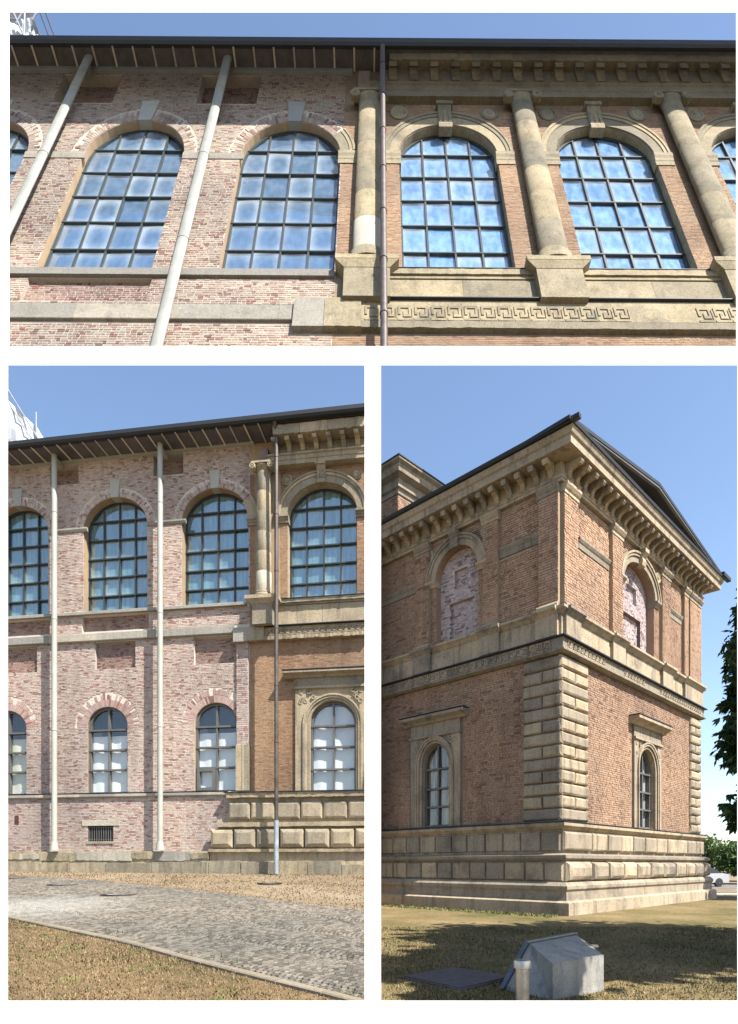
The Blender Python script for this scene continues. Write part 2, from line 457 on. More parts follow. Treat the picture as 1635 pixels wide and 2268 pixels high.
class G:
    def __init__(self):
        self.v = []; self.f = []
    def add(self, vs, fs):
        n = len(self.v)
        self.v.extend(vs)
        self.f.extend(tuple(i + n for i in f) for f in fs)
        return self
    def box(self, x0, x1, y0, y1, z0, z1):
        return self.add([(x0, y0, z0), (x1, y0, z0), (x1, y1, z0), (x0, y1, z0), (x0, y0, z1), (x1, y0, z1), (x1, y1, z1), (x0, y1, z1)],
                        [(0, 1, 5, 4), (1, 2, 6, 5), (2, 3, 7, 6), (3, 0, 4, 7), (4, 5, 6, 7), (3, 2, 1, 0)])
    def prof(self, pts, x0, x1):
        """closed profile of (y, z) points swept along x"""
        n = len(pts)
        vs = [(x0, y, z) for y, z in pts] + [(x1, y, z) for y, z in pts]
        fs = [(i, (i + 1) % n, n + (i + 1) % n, n + i) for i in range(n)]
        fs += [tuple(range(n))[::-1], tuple(range(n, 2 * n))]
        return self.add(vs, fs)
    def plate(self, pts, y0, y1):
        """outline of (x, z) points with a thickness in y"""
        n = len(pts)
        vs = [(x, y0, z) for x, z in pts] + [(x, y1, z) for x, z in pts]
        fs = [(i, n + i, n + (i + 1) % n, (i + 1) % n) for i in range(n)]
        fs += [tuple(range(n)), tuple(range(n, 2 * n))[::-1]]
        return self.add(vs, fs)
    def sheet(self, outer, holes, y):
        polys = [outer] + holes
        flat = [p for q in polys for p in q]
        tris = tessellate_polygon([[Vector((x, z, 0)) for x, z in q] for q in polys])
        return self.add([(x, y, z) for x, z in flat], [tuple(t) for t in tris])
    def reveal(self, pts, y0, y1, closed=True):
        n = len(pts)
        vs = [(x, y0, z) for x, z in pts] + [(x, y1, z) for x, z in pts]
        fs = [(i, (i + 1) % n, n + (i + 1) % n, n + i) for i in range(n if closed else n - 1)]
        return self.add(vs, fs)
    def ring(self, xc, zs, a0, b0, a1, b1, y0, y1, g0=0.0, g1=180.0, n=28):
        vs, fs = [], []
        for i in range(n + 1):
            g = R(g0 + (g1 - g0) * i / n)
            c, s = math.cos(g), math.sin(g)
            for a, b, y in ((a0, b0, y0), (a1, b1, y0), (a1, b1, y1), (a0, b0, y1)):
                vs.append((xc + a * c, y, zs + b * s))
        for i in range(n):
            for k in range(4):
                fs.append((4 * i + k, 4 * i + (k + 1) % 4, 4 * i + 4 + (k + 1) % 4, 4 * i + 4 + k))
        fs += [(0, 3, 2, 1), (4 * n, 4 * n + 1, 4 * n + 2, 4 * n + 3)]
        return self.add(vs, fs)
    def lathe(self, prof, cx, cy, n=24, ky=1.0):
        """(r, z) profile turned about a vertical axis"""
        vs, fs = [], []
        for r, z in prof:
            for i in range(n):
                g = 2 * math.pi * i / n
                vs.append((cx + r * math.cos(g), cy + r * ky * math.sin(g), z))
        for k in range(len(prof) - 1):
            for i in range(n):
                j = (i + 1) % n
                fs.append((k * n + i, k * n + j, (k + 1) * n + j, (k + 1) * n + i))
        fs += [tuple(range(n))[::-1], tuple(range((len(prof) - 1) * n, len(prof) * n))]
        return self.add(vs, fs)
    def disc(self, prof, xc, zc, n=24, kz=1.0):
        """(r, y) profile turned about an axis normal to the face"""
        vs, fs = [], []
        for r, y in prof:
            for i in range(n):
                g = 2 * math.pi * i / n
                vs.append((xc + r * math.cos(g), y, zc + r * kz * math.sin(g)))
        for k in range(len(prof) - 1):
            for i in range(n):
                j = (i + 1) % n
                fs.append((k * n + i, (k + 1) * n + i, (k + 1) * n + j, k * n + j))
        fs += [tuple(range(n)), tuple(range((len(prof) - 1) * n, len(prof) * n))[::-1]]
        return self.add(vs, fs)
    def tube(self, pts, r, n=10):
        pts = [Vector(p) for p in pts]
        vs, fs = [], []
        for i, p in enumerate(pts):
            d = (pts[min(i + 1, len(pts) - 1)] - pts[max(i - 1, 0)]).normalized()
            u = d.cross(Vector((0, 0, 1)) if abs(d.z) < 0.9 else Vector((1, 0, 0))).normalized()
            w = d.cross(u)
            rr = r[i] if isinstance(r, (list, tuple)) else r
            for k in range(n):
                g = 2 * math.pi * k / n
                q = p + u * rr * math.cos(g) + w * rr * math.sin(g)
                vs.append(tuple(q))
        for i in range(len(pts) - 1):
            for k in range(n):
                j = (k + 1) % n
                fs.append((i * n + k, i * n + j, (i + 1) * n + j, (i + 1) * n + k))
        fs += [tuple(range(n))[::-1], tuple(range((len(pts) - 1) * n, len(pts) * n))]
        return self.add(vs, fs)
    def pillow(self, x0, x1, z0, z1, o, c, jit=0.0):
        """rusticated block: back edge on the wall (y = 0), rounded front at y = -o"""
        j = lambda: rnd.uniform(-jit, jit)
        vs = []
        for ins, y in ((0, 0.02), (0, -o * 0.35), (c * 0.35, -o * 0.8), (c, -o)):
            for x, z in ((x0 + ins, z0 + ins), (x1 - ins, z0 + ins), (x1 - ins, z1 - ins), (x0 + ins, z1 - ins)):
                vs.append((x + j(), y + j() * 0.5, z + j()))
        fs = []
        for k in range(3):
            for i in range(4):
                fs.append((4 * k + i, 4 * k + (i + 1) % 4, 4 * k + 4 + (i + 1) % 4, 4 * k + 4 + i))
        fs.append((12, 13, 14, 15))
        return self.add(vs, fs)
    def sweep(self, prof, path):
        """(out, z) profile swept along a plan path with mitred corners; outside is to the right of the path"""
        P = [Vector(p) for p in path]
        n = len(prof)
        vs, fs = [], []
        for i, p in enumerate(P):
            ds = []
            if i > 0: ds.append((P[i] - P[i - 1]).normalized())
            if i < len(P) - 1: ds.append((P[i + 1] - P[i]).normalized())
            ns = [Vector((d.y, -d.x)) for d in ds]
            if len(ns) == 2:
                b = (ns[0] + ns[1]).normalized()
                b = b / max(0.3, b.dot(ns[0]))
            else:
                b = ns[0]
            for o, z in prof:
                vs.append((p.x + b.x * o, p.y + b.y * o, z))
        for i in range(len(P) - 1):
            for k in range(n):
                fs.append((i * n + k, i * n + (k + 1) % n, (i + 1) * n + (k + 1) % n, (i + 1) * n + k))
        fs += [tuple(range(n)), tuple(range((len(P) - 1) * n, len(P) * n))[::-1]]
        return self.add(vs, fs)
    def mesh(self, name, smooth=False):
        me = bpy.data.meshes.new(name)
        me.from_pydata(self.v, [], self.f)
        me.validate()
        if smooth:
            me.polygons.foreach_set('use_smooth', [True] * len(me.polygons))
            me.set_sharp_from_angle(angle=R(38))
        return me

def tag(o, label=None, cat=None, group=None, kind=None):
    for k, v in (('label', label), ('category', cat), ('group', group), ('kind', kind)):
        if v: o[k] = v
    return o

def thing(name, mat, label, cat, group=None, kind=None):
    o = bpy.data.objects.new(name, None)
    COL.objects.link(o)
    o.matrix_world = mat
    o['mw'] = 1
    del o['mw']
    WM[o.name] = mat.copy()
    return tag(o, label, cat, group, kind)

WM = {}
def part(name, g, mat, parent, frame=None, smooth=False, label=None, kind=None, loc=None):
    """one mesh object; frame = the frame in which its vertices are given"""
    me = g if isinstance(g, bpy.types.Mesh) else g.mesh(name, smooth)
    if not me.materials:
        me.materials.append(M[mat])
    o = bpy.data.objects.new(name, me)
    COL.objects.link(o)
    mw = frame.m.copy() if frame else Matrix.Identity(4)
    if loc is not None:
        mw = mw @ Matrix.Translation(loc)
    WM[o.name] = mw
    if parent is not None:
        o.parent = parent
        o.matrix_parent_inverse = Matrix.Identity(4)
        o.matrix_basis = WM[parent.name].inverted() @ mw
    else:
        o.matrix_basis = mw
    return tag(o, label, None, None, kind)

def arch(xc, a, z0, zs, b, n=20):
    pts = [(xc - a, z0), (xc - a, zs)]
    for i in range(1, n):
        g = math.pi * (1 - i / n)
        pts.append((xc + a * math.cos(g), zs + b * math.sin(g)))
    return pts + [(xc + a, zs), (xc + a, z0)]

def rect(x0, x1, z0, z1):
    return [(x0, z0), (x0, z1), (x1, z1), (x1, z0)]

UNIT_BRICK = []
def unit_brick(k):
    while len(UNIT_BRICK) < 6:
        g = G()
        j = lambda: rnd.uniform(-.03, .03)
        vs = [(x + j() * .4, y, z + j()) for y in (1, 0) for x, z in ((0, 0), (1, 0), (1, 1), (0, 1))]
        g.add(vs, [(4, 5, 6, 7), (0, 1, 5, 4), (1, 2, 6, 5), (2, 3, 7, 6), (3, 0, 4, 7)])
        UNIT_BRICK.append(g.mesh('brick'))
    return UNIT_BRICK[k % 6]

BRICK_MESH = {}
def bricks(parent, frame, x0, x1, z0, z1, ch, bl, mat, rects=(), arches=(), y=0.0, proud=0.02, singles=0, near=None):
    """brick courses as real blocks; rects and arches are openings; the nearest bricks are objects of their own"""
    out = []
    joint = min(ch * 0.2, 0.045)
    row = 0
    z = z0
    while z + ch * 0.5 < z1:
        zt = min(z + ch - joint, z1)
        x = x0 - (bl * 0.5 if row % 2 else 0) - rnd.uniform(0, bl * .2)
        while x < x1:
            L = bl * rnd.choice((1, 1, .52, .52, .8))
            a, b = max(x, x0), min(x + L - joint, x1)
            x += L
            if b - a < bl * 0.12: continue
            mz = (z + zt) / 2
            for (rx0, rx1, rz0, rz1) in rects:
                if rz0 - ch * .3 < mz < rz1 + ch * .3 and a < rx1 and b > rx0:
                    if (a + b) / 2 < (rx0 + rx1) / 2: b = min(b, rx0)
                    else: a = max(a, rx1)
            for (xc, aa, az0, azs, bb) in arches:
                if mz < az0 - ch * .3: continue
                if zt <= azs: hw = aa
                else:
                    q = (z - azs) / bb if z > azs else 0
                    if q >= 1: continue
                    hw = aa * math.sqrt(1 - q * q)
                if a < xc + hw and b > xc - hw:
                    if (a + b) / 2 < xc: b = min(b, xc - hw)
                    else: a = max(a, xc + hw)
            if b - a < bl * 0.12: continue
            out.append((a, b, z, zt))
        z += ch
        row += 1
    single = set()
    if singles:
        nx, nz = near
        idx = sorted(range(len(out)), key=lambda i: (out[i][0] - nx) ** 2 + (out[i][2] - nz) ** 2)
        single = set(idx[:singles])
    g = G()
    for i, (a, b, c, d) in enumerate(out):
        p = proud * rnd.uniform(0.55, 1.25)
        if i in single:
            me = unit_brick(i)
            key = (mat, i % 6)
            if key not in BRICK_MESH:
                BRICK_MESH[key] = me.copy()
                BRICK_MESH[key].materials.clear()
                BRICK_MESH[key].materials.append(M[mat])
            o = part('brick', BRICK_MESH[key], mat, parent, frame, loc=(a, y - p, c))
            o.scale = (b - a, p + 0.01, d - c)
        else:
            j = lambda: rnd.uniform(-.06, .06) * ch
            vs = [(a, y + .01, c), (b, y + .01, c), (b, y + .01, d), (a, y + .01, d), (a + j(), y - p, c + j()), (b + j(), y - p, c + j()), (b + j(), y - p, d + j()), (a + j(), y - p, d + j())]
            g.add(vs, [(4, 5, 6, 7), (0, 1, 5, 4), (1, 2, 6, 5), (2, 3, 7, 6), (3, 0, 4, 7)])
    if g.v:
        part('brickwork', g, mat, parent, frame, kind='stuff')

def fan_bricks(parent, frame, xc, zs, a, b, dr, dz, n, mat, g0=2, g1=178, y=0.0, proud=0.03, tiers=2):
    g = G()
    for i in range(n):
        for k in range(tiers):
            if tiers > 1 and k == tiers - 1 and rnd.random() < .25: continue
            q0, q1 = R(g0 + (g1 - g0) * (i + .06) / n), R(g0 + (g1 - g0) * (i + .94) / n)
            f0, f1 = k / tiers + .02, (k + 1) / tiers - .02
            if k == tiers - 1: f1 -= rnd.uniform(0, .22)
            p = proud * rnd.uniform(.7, 1.2)
            co = []
            for yy in (y + .01, y - p):
                for q, f in ((q0, f0), (q1, f0), (q1, f1), (q0, f1)):
                    co.append((xc + (a + dr * f) * math.cos(q), yy, zs + (b + dz * f) * math.sin(q)))
            g.add(co, [(7, 6, 5, 4), (4, 5, 1, 0), (5, 6, 2, 1), (6, 7, 3, 2), (7, 4, 0, 3)])
    return part('brick_arch', g, mat, parent, frame, kind='stuff')

def arch_top(x, xc, a, zs, b):
    q = max(0.0, 1 - ((x - xc) / a) ** 2)
    return zs + b * math.sqrt(q)

def window(parent, frame, xc, a, z0, zs, b, y, cols, rows, bar, mat_f, mat_g, mat_c, cy=0.3, bar_y=0.09, zrows=None, curtain_to=None, frame_w=None, top_dark=False, hopper=False):
    """arched multi-pane window at depth y: frame, bars, every pane, curtain behind"""
    ztop = zs + b
    w = part('window', G().ring(xc, zs, a - (frame_w or bar) * 1.2, b - (frame_w or bar) * 1.2, a, b, y - bar_y * .6, y + bar_y)
             .box(xc - a, xc - a + (frame_w or bar) * 1.2, y - bar_y * .6, y + bar_y, z0, zs)
             .box(xc + a - (frame_w or bar) * 1.2, xc + a, y - bar_y * .6, y + bar_y, z0, zs)
             .box(xc - a, xc + a, y - bar_y * .5, y + bar_y, z0, z0 + bar), mat_f, parent, frame)
    xs = [xc - a + 2 * a * i / cols for i in range(cols + 1)]
    zl = zrows or [z0 + (ztop - z0) * i / rows for i in range(rows + 1)]
    for x in xs[1:-1]:
        part('mullion', G().box(x - bar / 2, x + bar / 2, y - bar_y * .75, y + bar_y * .9, z0, arch_top(x, xc, a, zs, b)), mat_f, w, frame)
    for z in zl[1:-1]:
        hw = a if z <= zs else a * math.sqrt(max(0, 1 - ((z - zs) / b) ** 2))
        part('transom', G().box(xc - hw, xc + hw, y - bar_y * .95, y + bar_y * .8, z - bar * .5, z + bar * .5), mat_f, w, frame)
    for i in range(cols):
        for k in range(len(zl) - 1):
            x0, x1, c, d = xs[i], xs[i + 1], zl[k], zl[k + 1]
            if c >= arch_top(min(max(xc, x0), x1), xc, a, zs, b) - .02: continue
            pts = [(x0, c), (x1, c)]
            m = 6
            top = []
            for q in range(m + 1):
                x = x1 + (x0 - x1) * q / m
                t = min(d, arch_top(x, xc, a, zs, b)) if d > zs else d
                top.append((x, max(t, c)))
            pts = [(x0, c)] + [p for p in top[::-1]] + [(x1, c)]
            pts = pts[1:-1] if False else pts
            # each pane is tilted by a hair, as hand-set panes are
            tl, tz = rnd.uniform(-.02, .02), rnd.uniform(-.02, .02)
            g = G()
            xm, zm = (x0 + x1) / 2, (c + d) / 2
            n = len(pts)
            vs = [(px, y + .02 + (px - xm) * tl + (pz - zm) * tz, pz) for px, pz in pts] + [(px, y + .028 + (px - xm) * tl + (pz - zm) * tz, pz) for px, pz in pts]
            g.add(vs, [tuple(range(n)), tuple(range(n, 2 * n))[::-1]] + [(q, n + q, n + (q + 1) % n, (q + 1) % n) for q in range(n)])
            part('pane', g, mat_g, w, frame)
    # curtain with shallow folds, cut to the arch
    g = G()
    nx, nz = 32, 26
    ct = curtain_to or ztop
    for k in range(nz + 1):
        z = z0 + (ct - z0) * k / nz
        hw = a if z <= zs else a * math.sqrt(max(0.0, 1 - ((z - zs) / b) ** 2))
        hw = max(hw, 0.02)
        for i in range(nx + 1):
            x = xc - hw + 2 * hw * i / nx
            g.v.append((x, y + cy + math.sin(x * 9 / a + k * .12) * cy * .12, z))
    for k in range(nz):
        for i in range(nx):
            q = k * (nx + 1) + i
            g.f.append((q, q + 1, q + nx + 2, q + nx + 1))
    part('curtain', g, mat_c, w, frame, smooth=True)
    back = G().plate(arch(xc, a * 1.02, z0 - .02, zs, b * 1.02), y + cy * 1.6 + .05, y + cy * 1.6 + .1)
    part('dark_room', back, 'dark_inside', w, frame)
    if hopper:
        part('casement', G().box(xs[0] + .05, xs[0] + .17, y - .12, y + .02, z0 + .05, zl[1] - .03).box(xs[1] - .17, xs[1] - .05, y - .12, y + .02, z0 + .05, zl[1] - .03)
             .box(xs[0] + .17, xs[1] - .17, y - .12, y + .02, zl[1] - .15, zl[1] - .03).box(xs[0] + .17, xs[1] - .17, y - .12, y + .02, z0 + .05, z0 + .17), mat_f, w, frame)
    return w

def meander(parent, frame, x0, x1, z0, z1, y, unit, mat, o=0.035, gaps=()):
    g = G()
    h = z1 - z0
    for a, b, c, d in ((.03, .80, .84, 1), (.03, .17, .40, .84), (.66, .80, .24, .84), (.34, .66, .24, .40), (.34, .47, .40, .62), (.0, .92, .0, .13), (.86, .96, .13, .84)):
        g.box(a * unit, b * unit, -o, .01, c * h, d * h)
    me = g.mesh('meander_key')
    x = x0
    while x + unit * .9 < x1:
        if not any(q0 < x + unit / 2 < q1 for q0, q1 in gaps):
            part('meander_key', me, mat, parent, frame, loc=(x, y, z0))
        x += unit

def console(x0, x1, z0, z1, o0, o1):
    """scrolled bracket: (y, z) profile swept in x"""
    h, d = z1 - z0, o1 - o0
    pts = [(-o0 + .02, z0), (-o0 - d * .12, z0), (-o0 - d * .24, z0 + h * .1), (-o0 - d * .2, z0 + h * .26), (-o0 - d * .34, z0 + h * .5), (-o0 - d * .66, z0 + h * .66),
           (-o0 - d * .9, z0 + h * .58), (-o1, z0 + h * .74), (-o0 - d * .96, z0 + h * .92), (-o0 - d * .9, z1), (-o0 + .02, z1)]
    return G().prof(pts[::-1], x0, x1)

def column(parent, frame, xc, o, z0, z1, r, ky, cap_h, mat, white_to=None, drums=5, base_h=0.25):
    c = part('column', G().lathe([(r * 1.22, z0), (r * 1.24, z0 + base_h * .3), (r * 1.1, z0 + base_h * .55), (r * 1.14, z0 + base_h * .8), (r * 1.02, z0 + base_h)], xc, -o, 28, ky), mat, parent, frame, True)
    zb, zt = z0 + base_h, z1 - cap_h
    zz = [zb + (zt - zb) * i / drums for i in range(drums + 1)]
    for i in range(drums):
        f0, f1 = i / drums, (i + 1) / drums
        ra, rb = r * (1 - .14 * f0), r * (1 - .14 * f1)
        e = (zz[1] - zz[0]) * .012
        part('drum', G().lathe([(ra * .985, zz[i]), (ra, zz[i] + e), (rb, zz[i + 1] - e), (rb * .985, zz[i + 1])], xc + rnd.uniform(-.004, .004), -o, 28, ky),
             'new_stone' if (white_to is not None and i < white_to) else mat, c, frame, True)
    rt = r * .86
    cp = part('capital', G().box(xc - rt * 1.5, xc + rt * 1.5, -o - rt * ky * 1.35, -o + rt * ky * 1.2, z1 - cap_h * .26, z1)
              .lathe([(rt, zt), (rt * 1.08, zt + cap_h * .12), (rt * 1.0, zt + cap_h * .2), (rt * 1.3, zt + cap_h * .55), (rt * 1.25, z1 - cap_h * .26)], xc, -o, 24, ky), mat, c, frame, True)
    for sx in (-1, 1):
        vr = rt * .48
        yf = -o - rt * ky * 1.3
        part('volute', G().disc([(vr * .25, yf - .05), (vr * .3, yf - .01), (vr * .55, yf - .01), (vr * .6, yf - .035), (vr * .85, yf - .03), (vr, yf + .01), (vr * .92, yf + min(.3, rt * ky * 2))], xc + sx * rt * 1.36, zt + cap_h * .42, 20, cap_h * .42 / vr), mat, cp, frame, True)
    return c

def rustic_row(parent, frame, x0, x1, z0, z1, o, c, w, mat, off=0.0, jit=.008, gap=.03):
    x = x0 - off
    while x < x1 - .05:
        ww = w * rnd.uniform(.92, 1.08)
        a, b = max(x, x0), min(x + ww - gap, x1)
        if b - a > w * .15:
            part('stone_block', G().pillow(a, b, z0, z1, o * rnd.uniform(.9, 1.1), min(c, (b - a) * .3), jit), mat, parent, frame)
        x += ww

def rough_edge(g, x0, x1, y0, y1, z0, z1, n, amp):
    """stone course whose lower front edge is weathered"""
    vs, fs = [], []
    for i in range(n + 1):
        x = x0 + (x1 - x0) * i / n
        d, e = rnd.uniform(-amp, amp), rnd.uniform(-amp, amp)
        for y, z in ((y1, z0), (y0 + abs(e) * .8, z0 + d * .6), (y0 + e * .4, z1 - abs(d) * .5), (y1, z1)):
            vs.append((x, y, z))
    for i in range(n):
        for k in range(4):
            fs.append((4 * i + k, 4 * i + 4 + k, 4 * i + 4 + (k + 1) % 4, 4 * i + (k + 1) % 4))
    fs += [(0, 1, 2, 3), (4 * n + 3, 4 * n + 2, 4 * n + 1, 4 * n)]
    return g.add(vs, fs)

# ------------------------------------------------------------------ ground
def zg(x, Y):
    r = x / max(Y, 3)
    a = min(1, max(0, (r + .006) / .024))
    a = a * a * (3 - 2 * a)
    return (1 - a) * .0594 * min(max(Y, 0), 25.5) + a * .15

g = G()
rs = [-12, -6, -3, -1.5, -.8, -.3, -.1, -.03, -.006, -.001, .004, .010, .014, .018, .03, .1, .3, .8, 1.5, 3, 6, 12]
ys = [-60, -10, 0, 3, 6, 10, 16, 20, 23, 25.5, 30, 40, 60, 100, 200, 500, 1200]
for Y in ys:
    for r in rs:
        x = r * max(Y, 6)
        g.v.append((x, Y, zg(x, Y)))
n = len(rs)
for i in range(len(ys) - 1):
    for k in range(n - 1):
        g.f.append((i * n + k, i * n + k + 1, (i + 1) * n + k + 1, (i + 1) * n + k))
ground = part('ground', g, 'soil', None, kind='structure')
tag(ground, 'bare dry soil under the lawns and the road')

def sheet_poly(name, poly, mat, lift, step=1.0, label=None, parent=None):
    """flat patch following the ground, fanned over its outline"""
    g = G()
    pts = []
    for i, p in enumerate(poly):
        q = poly[(i + 1) % len(poly)]
        m = max(1, int(((p[0] - q[0]) ** 2 + (p[1] - q[1]) ** 2) ** .5 / step))
        for k in range(m):
            pts.append((p[0] + (q[0] - p[0]) * k / m, p[1] + (q[1] - p[1]) * k / m))
    tris = tessellate_polygon([[Vector((x, y, 0)) for x, y in pts]])
    g.add([(x, y, zg(x, y) + lift) for x, y in pts], [tuple(t) for t in tris])
    o = part(name, g, mat, parent, kind=None if parent else 'structure')
    if label: o['label'] = label
    return o

def inside(poly, x, y):
    c = False
    j = len(poly) - 1
    for i in range(len(poly)):
        xi, yi = poly[i]; xj, yj = poly[j]
        if (yi > y) != (yj > y) and x < (xj - xi) * (y - yi) / (yj - yi) + xi: c = not c
        j = i
    return c

kerb_line = [(-16, 18.6), (-7.14, 11.6), (-3.7, 9.0), (-2.13, 7.6), (-.46, 6.2), (-.04, 5.85)]
road_far = [(-.05, 12.5), (-3.98, 16.0), (-8.6, 19.6), (-14, 22.6), (-20, 24.2)]
lawn_near = [(-16, 18.5)] + kerb_line[1:] + [(-.035, 5.3), (-9, 5.3), (-16, 5.3)]
road_poly = kerb_line + road_far
strip_poly = road_far + [(-20, 27.5), (-13, 26.4), (-.06, 24.2)]
sheet_poly('lawn', lawn_near, 'lawn_dry', .004, label='sun-scorched lawn in front of the cobbled road')
road = sheet_poly('road', road_poly, 'joint_sand', .004, label='road of grey setts laid in arcs past the museum')
sheet_poly('lawn', strip_poly, 'lawn_strip', .004, label='strip of scorched lawn along the foot of the patched facade')
br_lawn = [(.13, 5.3), (9, 5.3), (26, 8), (34, 34), (22, 34), (.62, 30)]
sheet_poly('lawn', br_lawn, 'lawn_shade', .004, label='half shaded lawn around the corner of the brick museum wing')

def cobbles():
    A, B = Vector((-.1, 9.2)), Vector((-11, 17.4))
    ux = (B - A).normalized(); uy = Vector((-ux.y, ux.x))
    w, p = 1.3, .094
    items = []
    for col in range(-3, 6):
        for row in range(-26, 190):
            k = 14
            for i in range(k):
                v = (i + .5) / k * w - w / 2
                rise = .42 * (1 - (v / (w / 2)) ** 2)
                along = row * p * 1.02 + rise + rnd.uniform(-.008, .008)
                c = A + ux * along + uy * (col * w + v)
                if c.x > -.03 or c.y < 5.9 or c.y > 21.5 or not inside(road_poly, c.x, c.y): continue
                if c.y > 15 and rnd.random() < .0: continue
                sl = math.atan2(-.42 * 2 * v / (w / 2) ** 2, 1)
                items.append((c.x, c.y, math.atan2(ux.y, ux.x) + math.pi / 2 + sl * .0 - sl))
    items.sort(key=lambda t: t[1])
    meshes = []
    for q in range(5):
        s = .041
        j = lambda: rnd.uniform(-.005, .005)
        vs = [(x * s + j(), y * s + j(), -.02) for x, y in ((-1, -1), (1, -1), (1, 1), (-1, 1))]
        vs += [(x * s * .97 + j(), y * s * .97 + j(), .012) for x, y in ((-1, -1), (1, -1), (1, 1), (-1, 1))]
        vs += [(x * s * .7 + j(), y * s * .7 + j(), .024) for x, y in ((-1, -1), (1, -1), (1, 1), (-1, 1))]
        fs = [(8, 9, 10, 11)] + [(4 * a + i, 4 * a + (i + 1) % 4, 4 * a + 4 + (i + 1) % 4, 4 * a + 4 + i) for a in (0, 1) for i in range(4)]
        me = G().add(vs, fs).mesh('cobble')
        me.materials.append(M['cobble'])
        meshes.append((me, vs, fs))
    g = G()
    for n, (x, y, r) in enumerate(items):
        me, vs, fs = meshes[n % 5]
        z = zg(x, y) + .006 + rnd.uniform(-.004, .004)
        if n < 300:
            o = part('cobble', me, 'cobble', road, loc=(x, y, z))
            o.rotation_euler = (0, 0, r)
        else:
            c, s = math.cos(r), math.sin(r)
            g.add([(x + c * a - s * b, y + s * a + c * b, z + d) for a, b, d in vs], fs)
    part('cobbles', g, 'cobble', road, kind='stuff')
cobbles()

# kerb stones along the near edge of the road
kt = thing('kerb', Matrix.Translation((-3.7, 9.0, zg(-3.7, 9))), None, None, kind='structure')
for (x0, y0), (x1, y1) in zip(kerb_line[:-1], kerb_line[1:]):
    L = math.hypot(x1 - x0, y1 - y0)
    m = max(1, round(L / .8))
    for k in range(m):
        a = Vector((x0 + (x1 - x0) * (k + .01) / m, y0 + (y1 - y0) * (k + .01) / m))
        b = Vector((x0 + (x1 - x0) * (k + .985) / m, y0 + (y1 - y0) * (k + .985) / m))
        d = (b - a).normalized(); nn = Vector((-d.y, d.x)) * .06
        vs = []
        for zz, q in ((-.06, 1), (.035, 1), (.05, .75)):
            for p, sg in ((a, -1), (b, -1), (b, 1), (a, 1)):
                c = p + nn * sg * q
                vs.append((c.x, c.y, zg(c.x, c.y) + zz + rnd.uniform(-.004, .004)))
        part('kerb_stone', G().add(vs, [(8, 9, 10, 11)] + [(4 * e + i, 4 * e + (i + 1) % 4, 4 * e + 4 + (i + 1) % 4, 4 * e + 4 + i) for e in (0, 1) for i in range(4)]), 'kerb', kt)

def blades(name, poly, n, h0, h1, mat, label, w=.006, box=None, dens=None, cat='grass'):
    g = G()
    xs = [p[0] for p in poly]; ys_ = [p[1] for p in poly]
    bx = box or (min(xs), max(xs), min(ys_), max(ys_))
    k = 0
    while k < n:
        # denser near the camera side of the patch
        y = bx[2] + (bx[3] - bx[2]) * rnd.random() ** 1.6
        x = rnd.uniform(bx[0], bx[1])
        k += 1
        if not inside(poly, x, y): continue
        if dens and rnd.random() > dens(x, y): continue
        h = rnd.uniform(h0, h1)
        a = rnd.uniform(0, 6.28)
        l = rnd.uniform(.2, 1.0) * h
        dx, dy = math.cos(a), math.sin(a)
        z = zg(x, y)
        ww = w * (1 + y * .06)
        g.add([(x - dy * ww, y + dx * ww, z), (x + dy * ww, y - dx * ww, z), (x + dx * l, y + dy * l, z + h)], [(0, 1, 2)])
    o = part(name, g, mat, None, kind='stuff')
    tag(o, label, cat)
    return o

def patchy(seed, s):
    from mathutils import noise as nz
    return lambda x, y: max(0.3, min(1, nz.noise(Vector((x * s + seed, y * s, seed))) * 1.6 + .45))
blades('dry_grass', lawn_near, 170000, .012, .04, 'grass_dry', 'short straw coloured grass on the lawn before the cobbled road', box=(-9, -.02, 5.3, 13), dens=patchy(3, .8))
blades('green_grass', lawn_near, 26000, .02, .06, 'grass_green', 'greener tufts scattered through the straw coloured lawn', box=(-9, -.02, 5.3, 13), dens=lambda x, y, f=patchy(9, 1.7): 1 if f(x, y) > .78 else 0)
blades('dry_grass', strip_poly, 60000, .015, .05, 'grass_dry', 'scorched grass on the strip between road and facade', w=.009, dens=patchy(5, .5))
wall_foot = [(-16, 25.1), (-.06, 22.9), (-.06, 23.3), (-16, 25.6)]
blades('green_grass', wall_foot, 9000, .05, .16, 'grass_green', 'taller green grass growing along the foundation of the patched facade', w=.008, dens=lambda x, y, f=patchy(2, .7): 1 if f(x, y) > .5 else 0)
kerb_edge = [(-7.1, 11.7), (-3.7, 9.15), (-2.1, 7.75), (-.1, 6.05), (-.05, 6.3), (-2.0, 8.0), (-3.6, 9.4), (-7, 11.9)]
blades('green_grass', kerb_edge, 9000, .03, .12, 'grass_green', 'weeds growing between the setts beside the kerb', dens=lambda x, y, f=patchy(4, 1.3): 1 if f(x, y) > .62 else 0)
blades('mixed_grass', br_lawn, 130000, .012, .045, 'grass_mixed', 'short patchy grass around the concrete cabinet', box=(.1, 9, 5.3, 15), dens=patchy(6, .6))
br_foot = [(.3, 24.8), (6.0, 18.4), (6.4, 18.1), (16, 27.5), (15.9, 27.8), (6.3, 18.6), (.33, 25.3)]
blades('green_grass', [(.3, 22.3), (5.4, 17.6), (6.0, 18.3), (.36, 23.6)], 9000, .03, .08, 'grass_green', 'green grass at the foot of the shaded museum wall', w=.01)

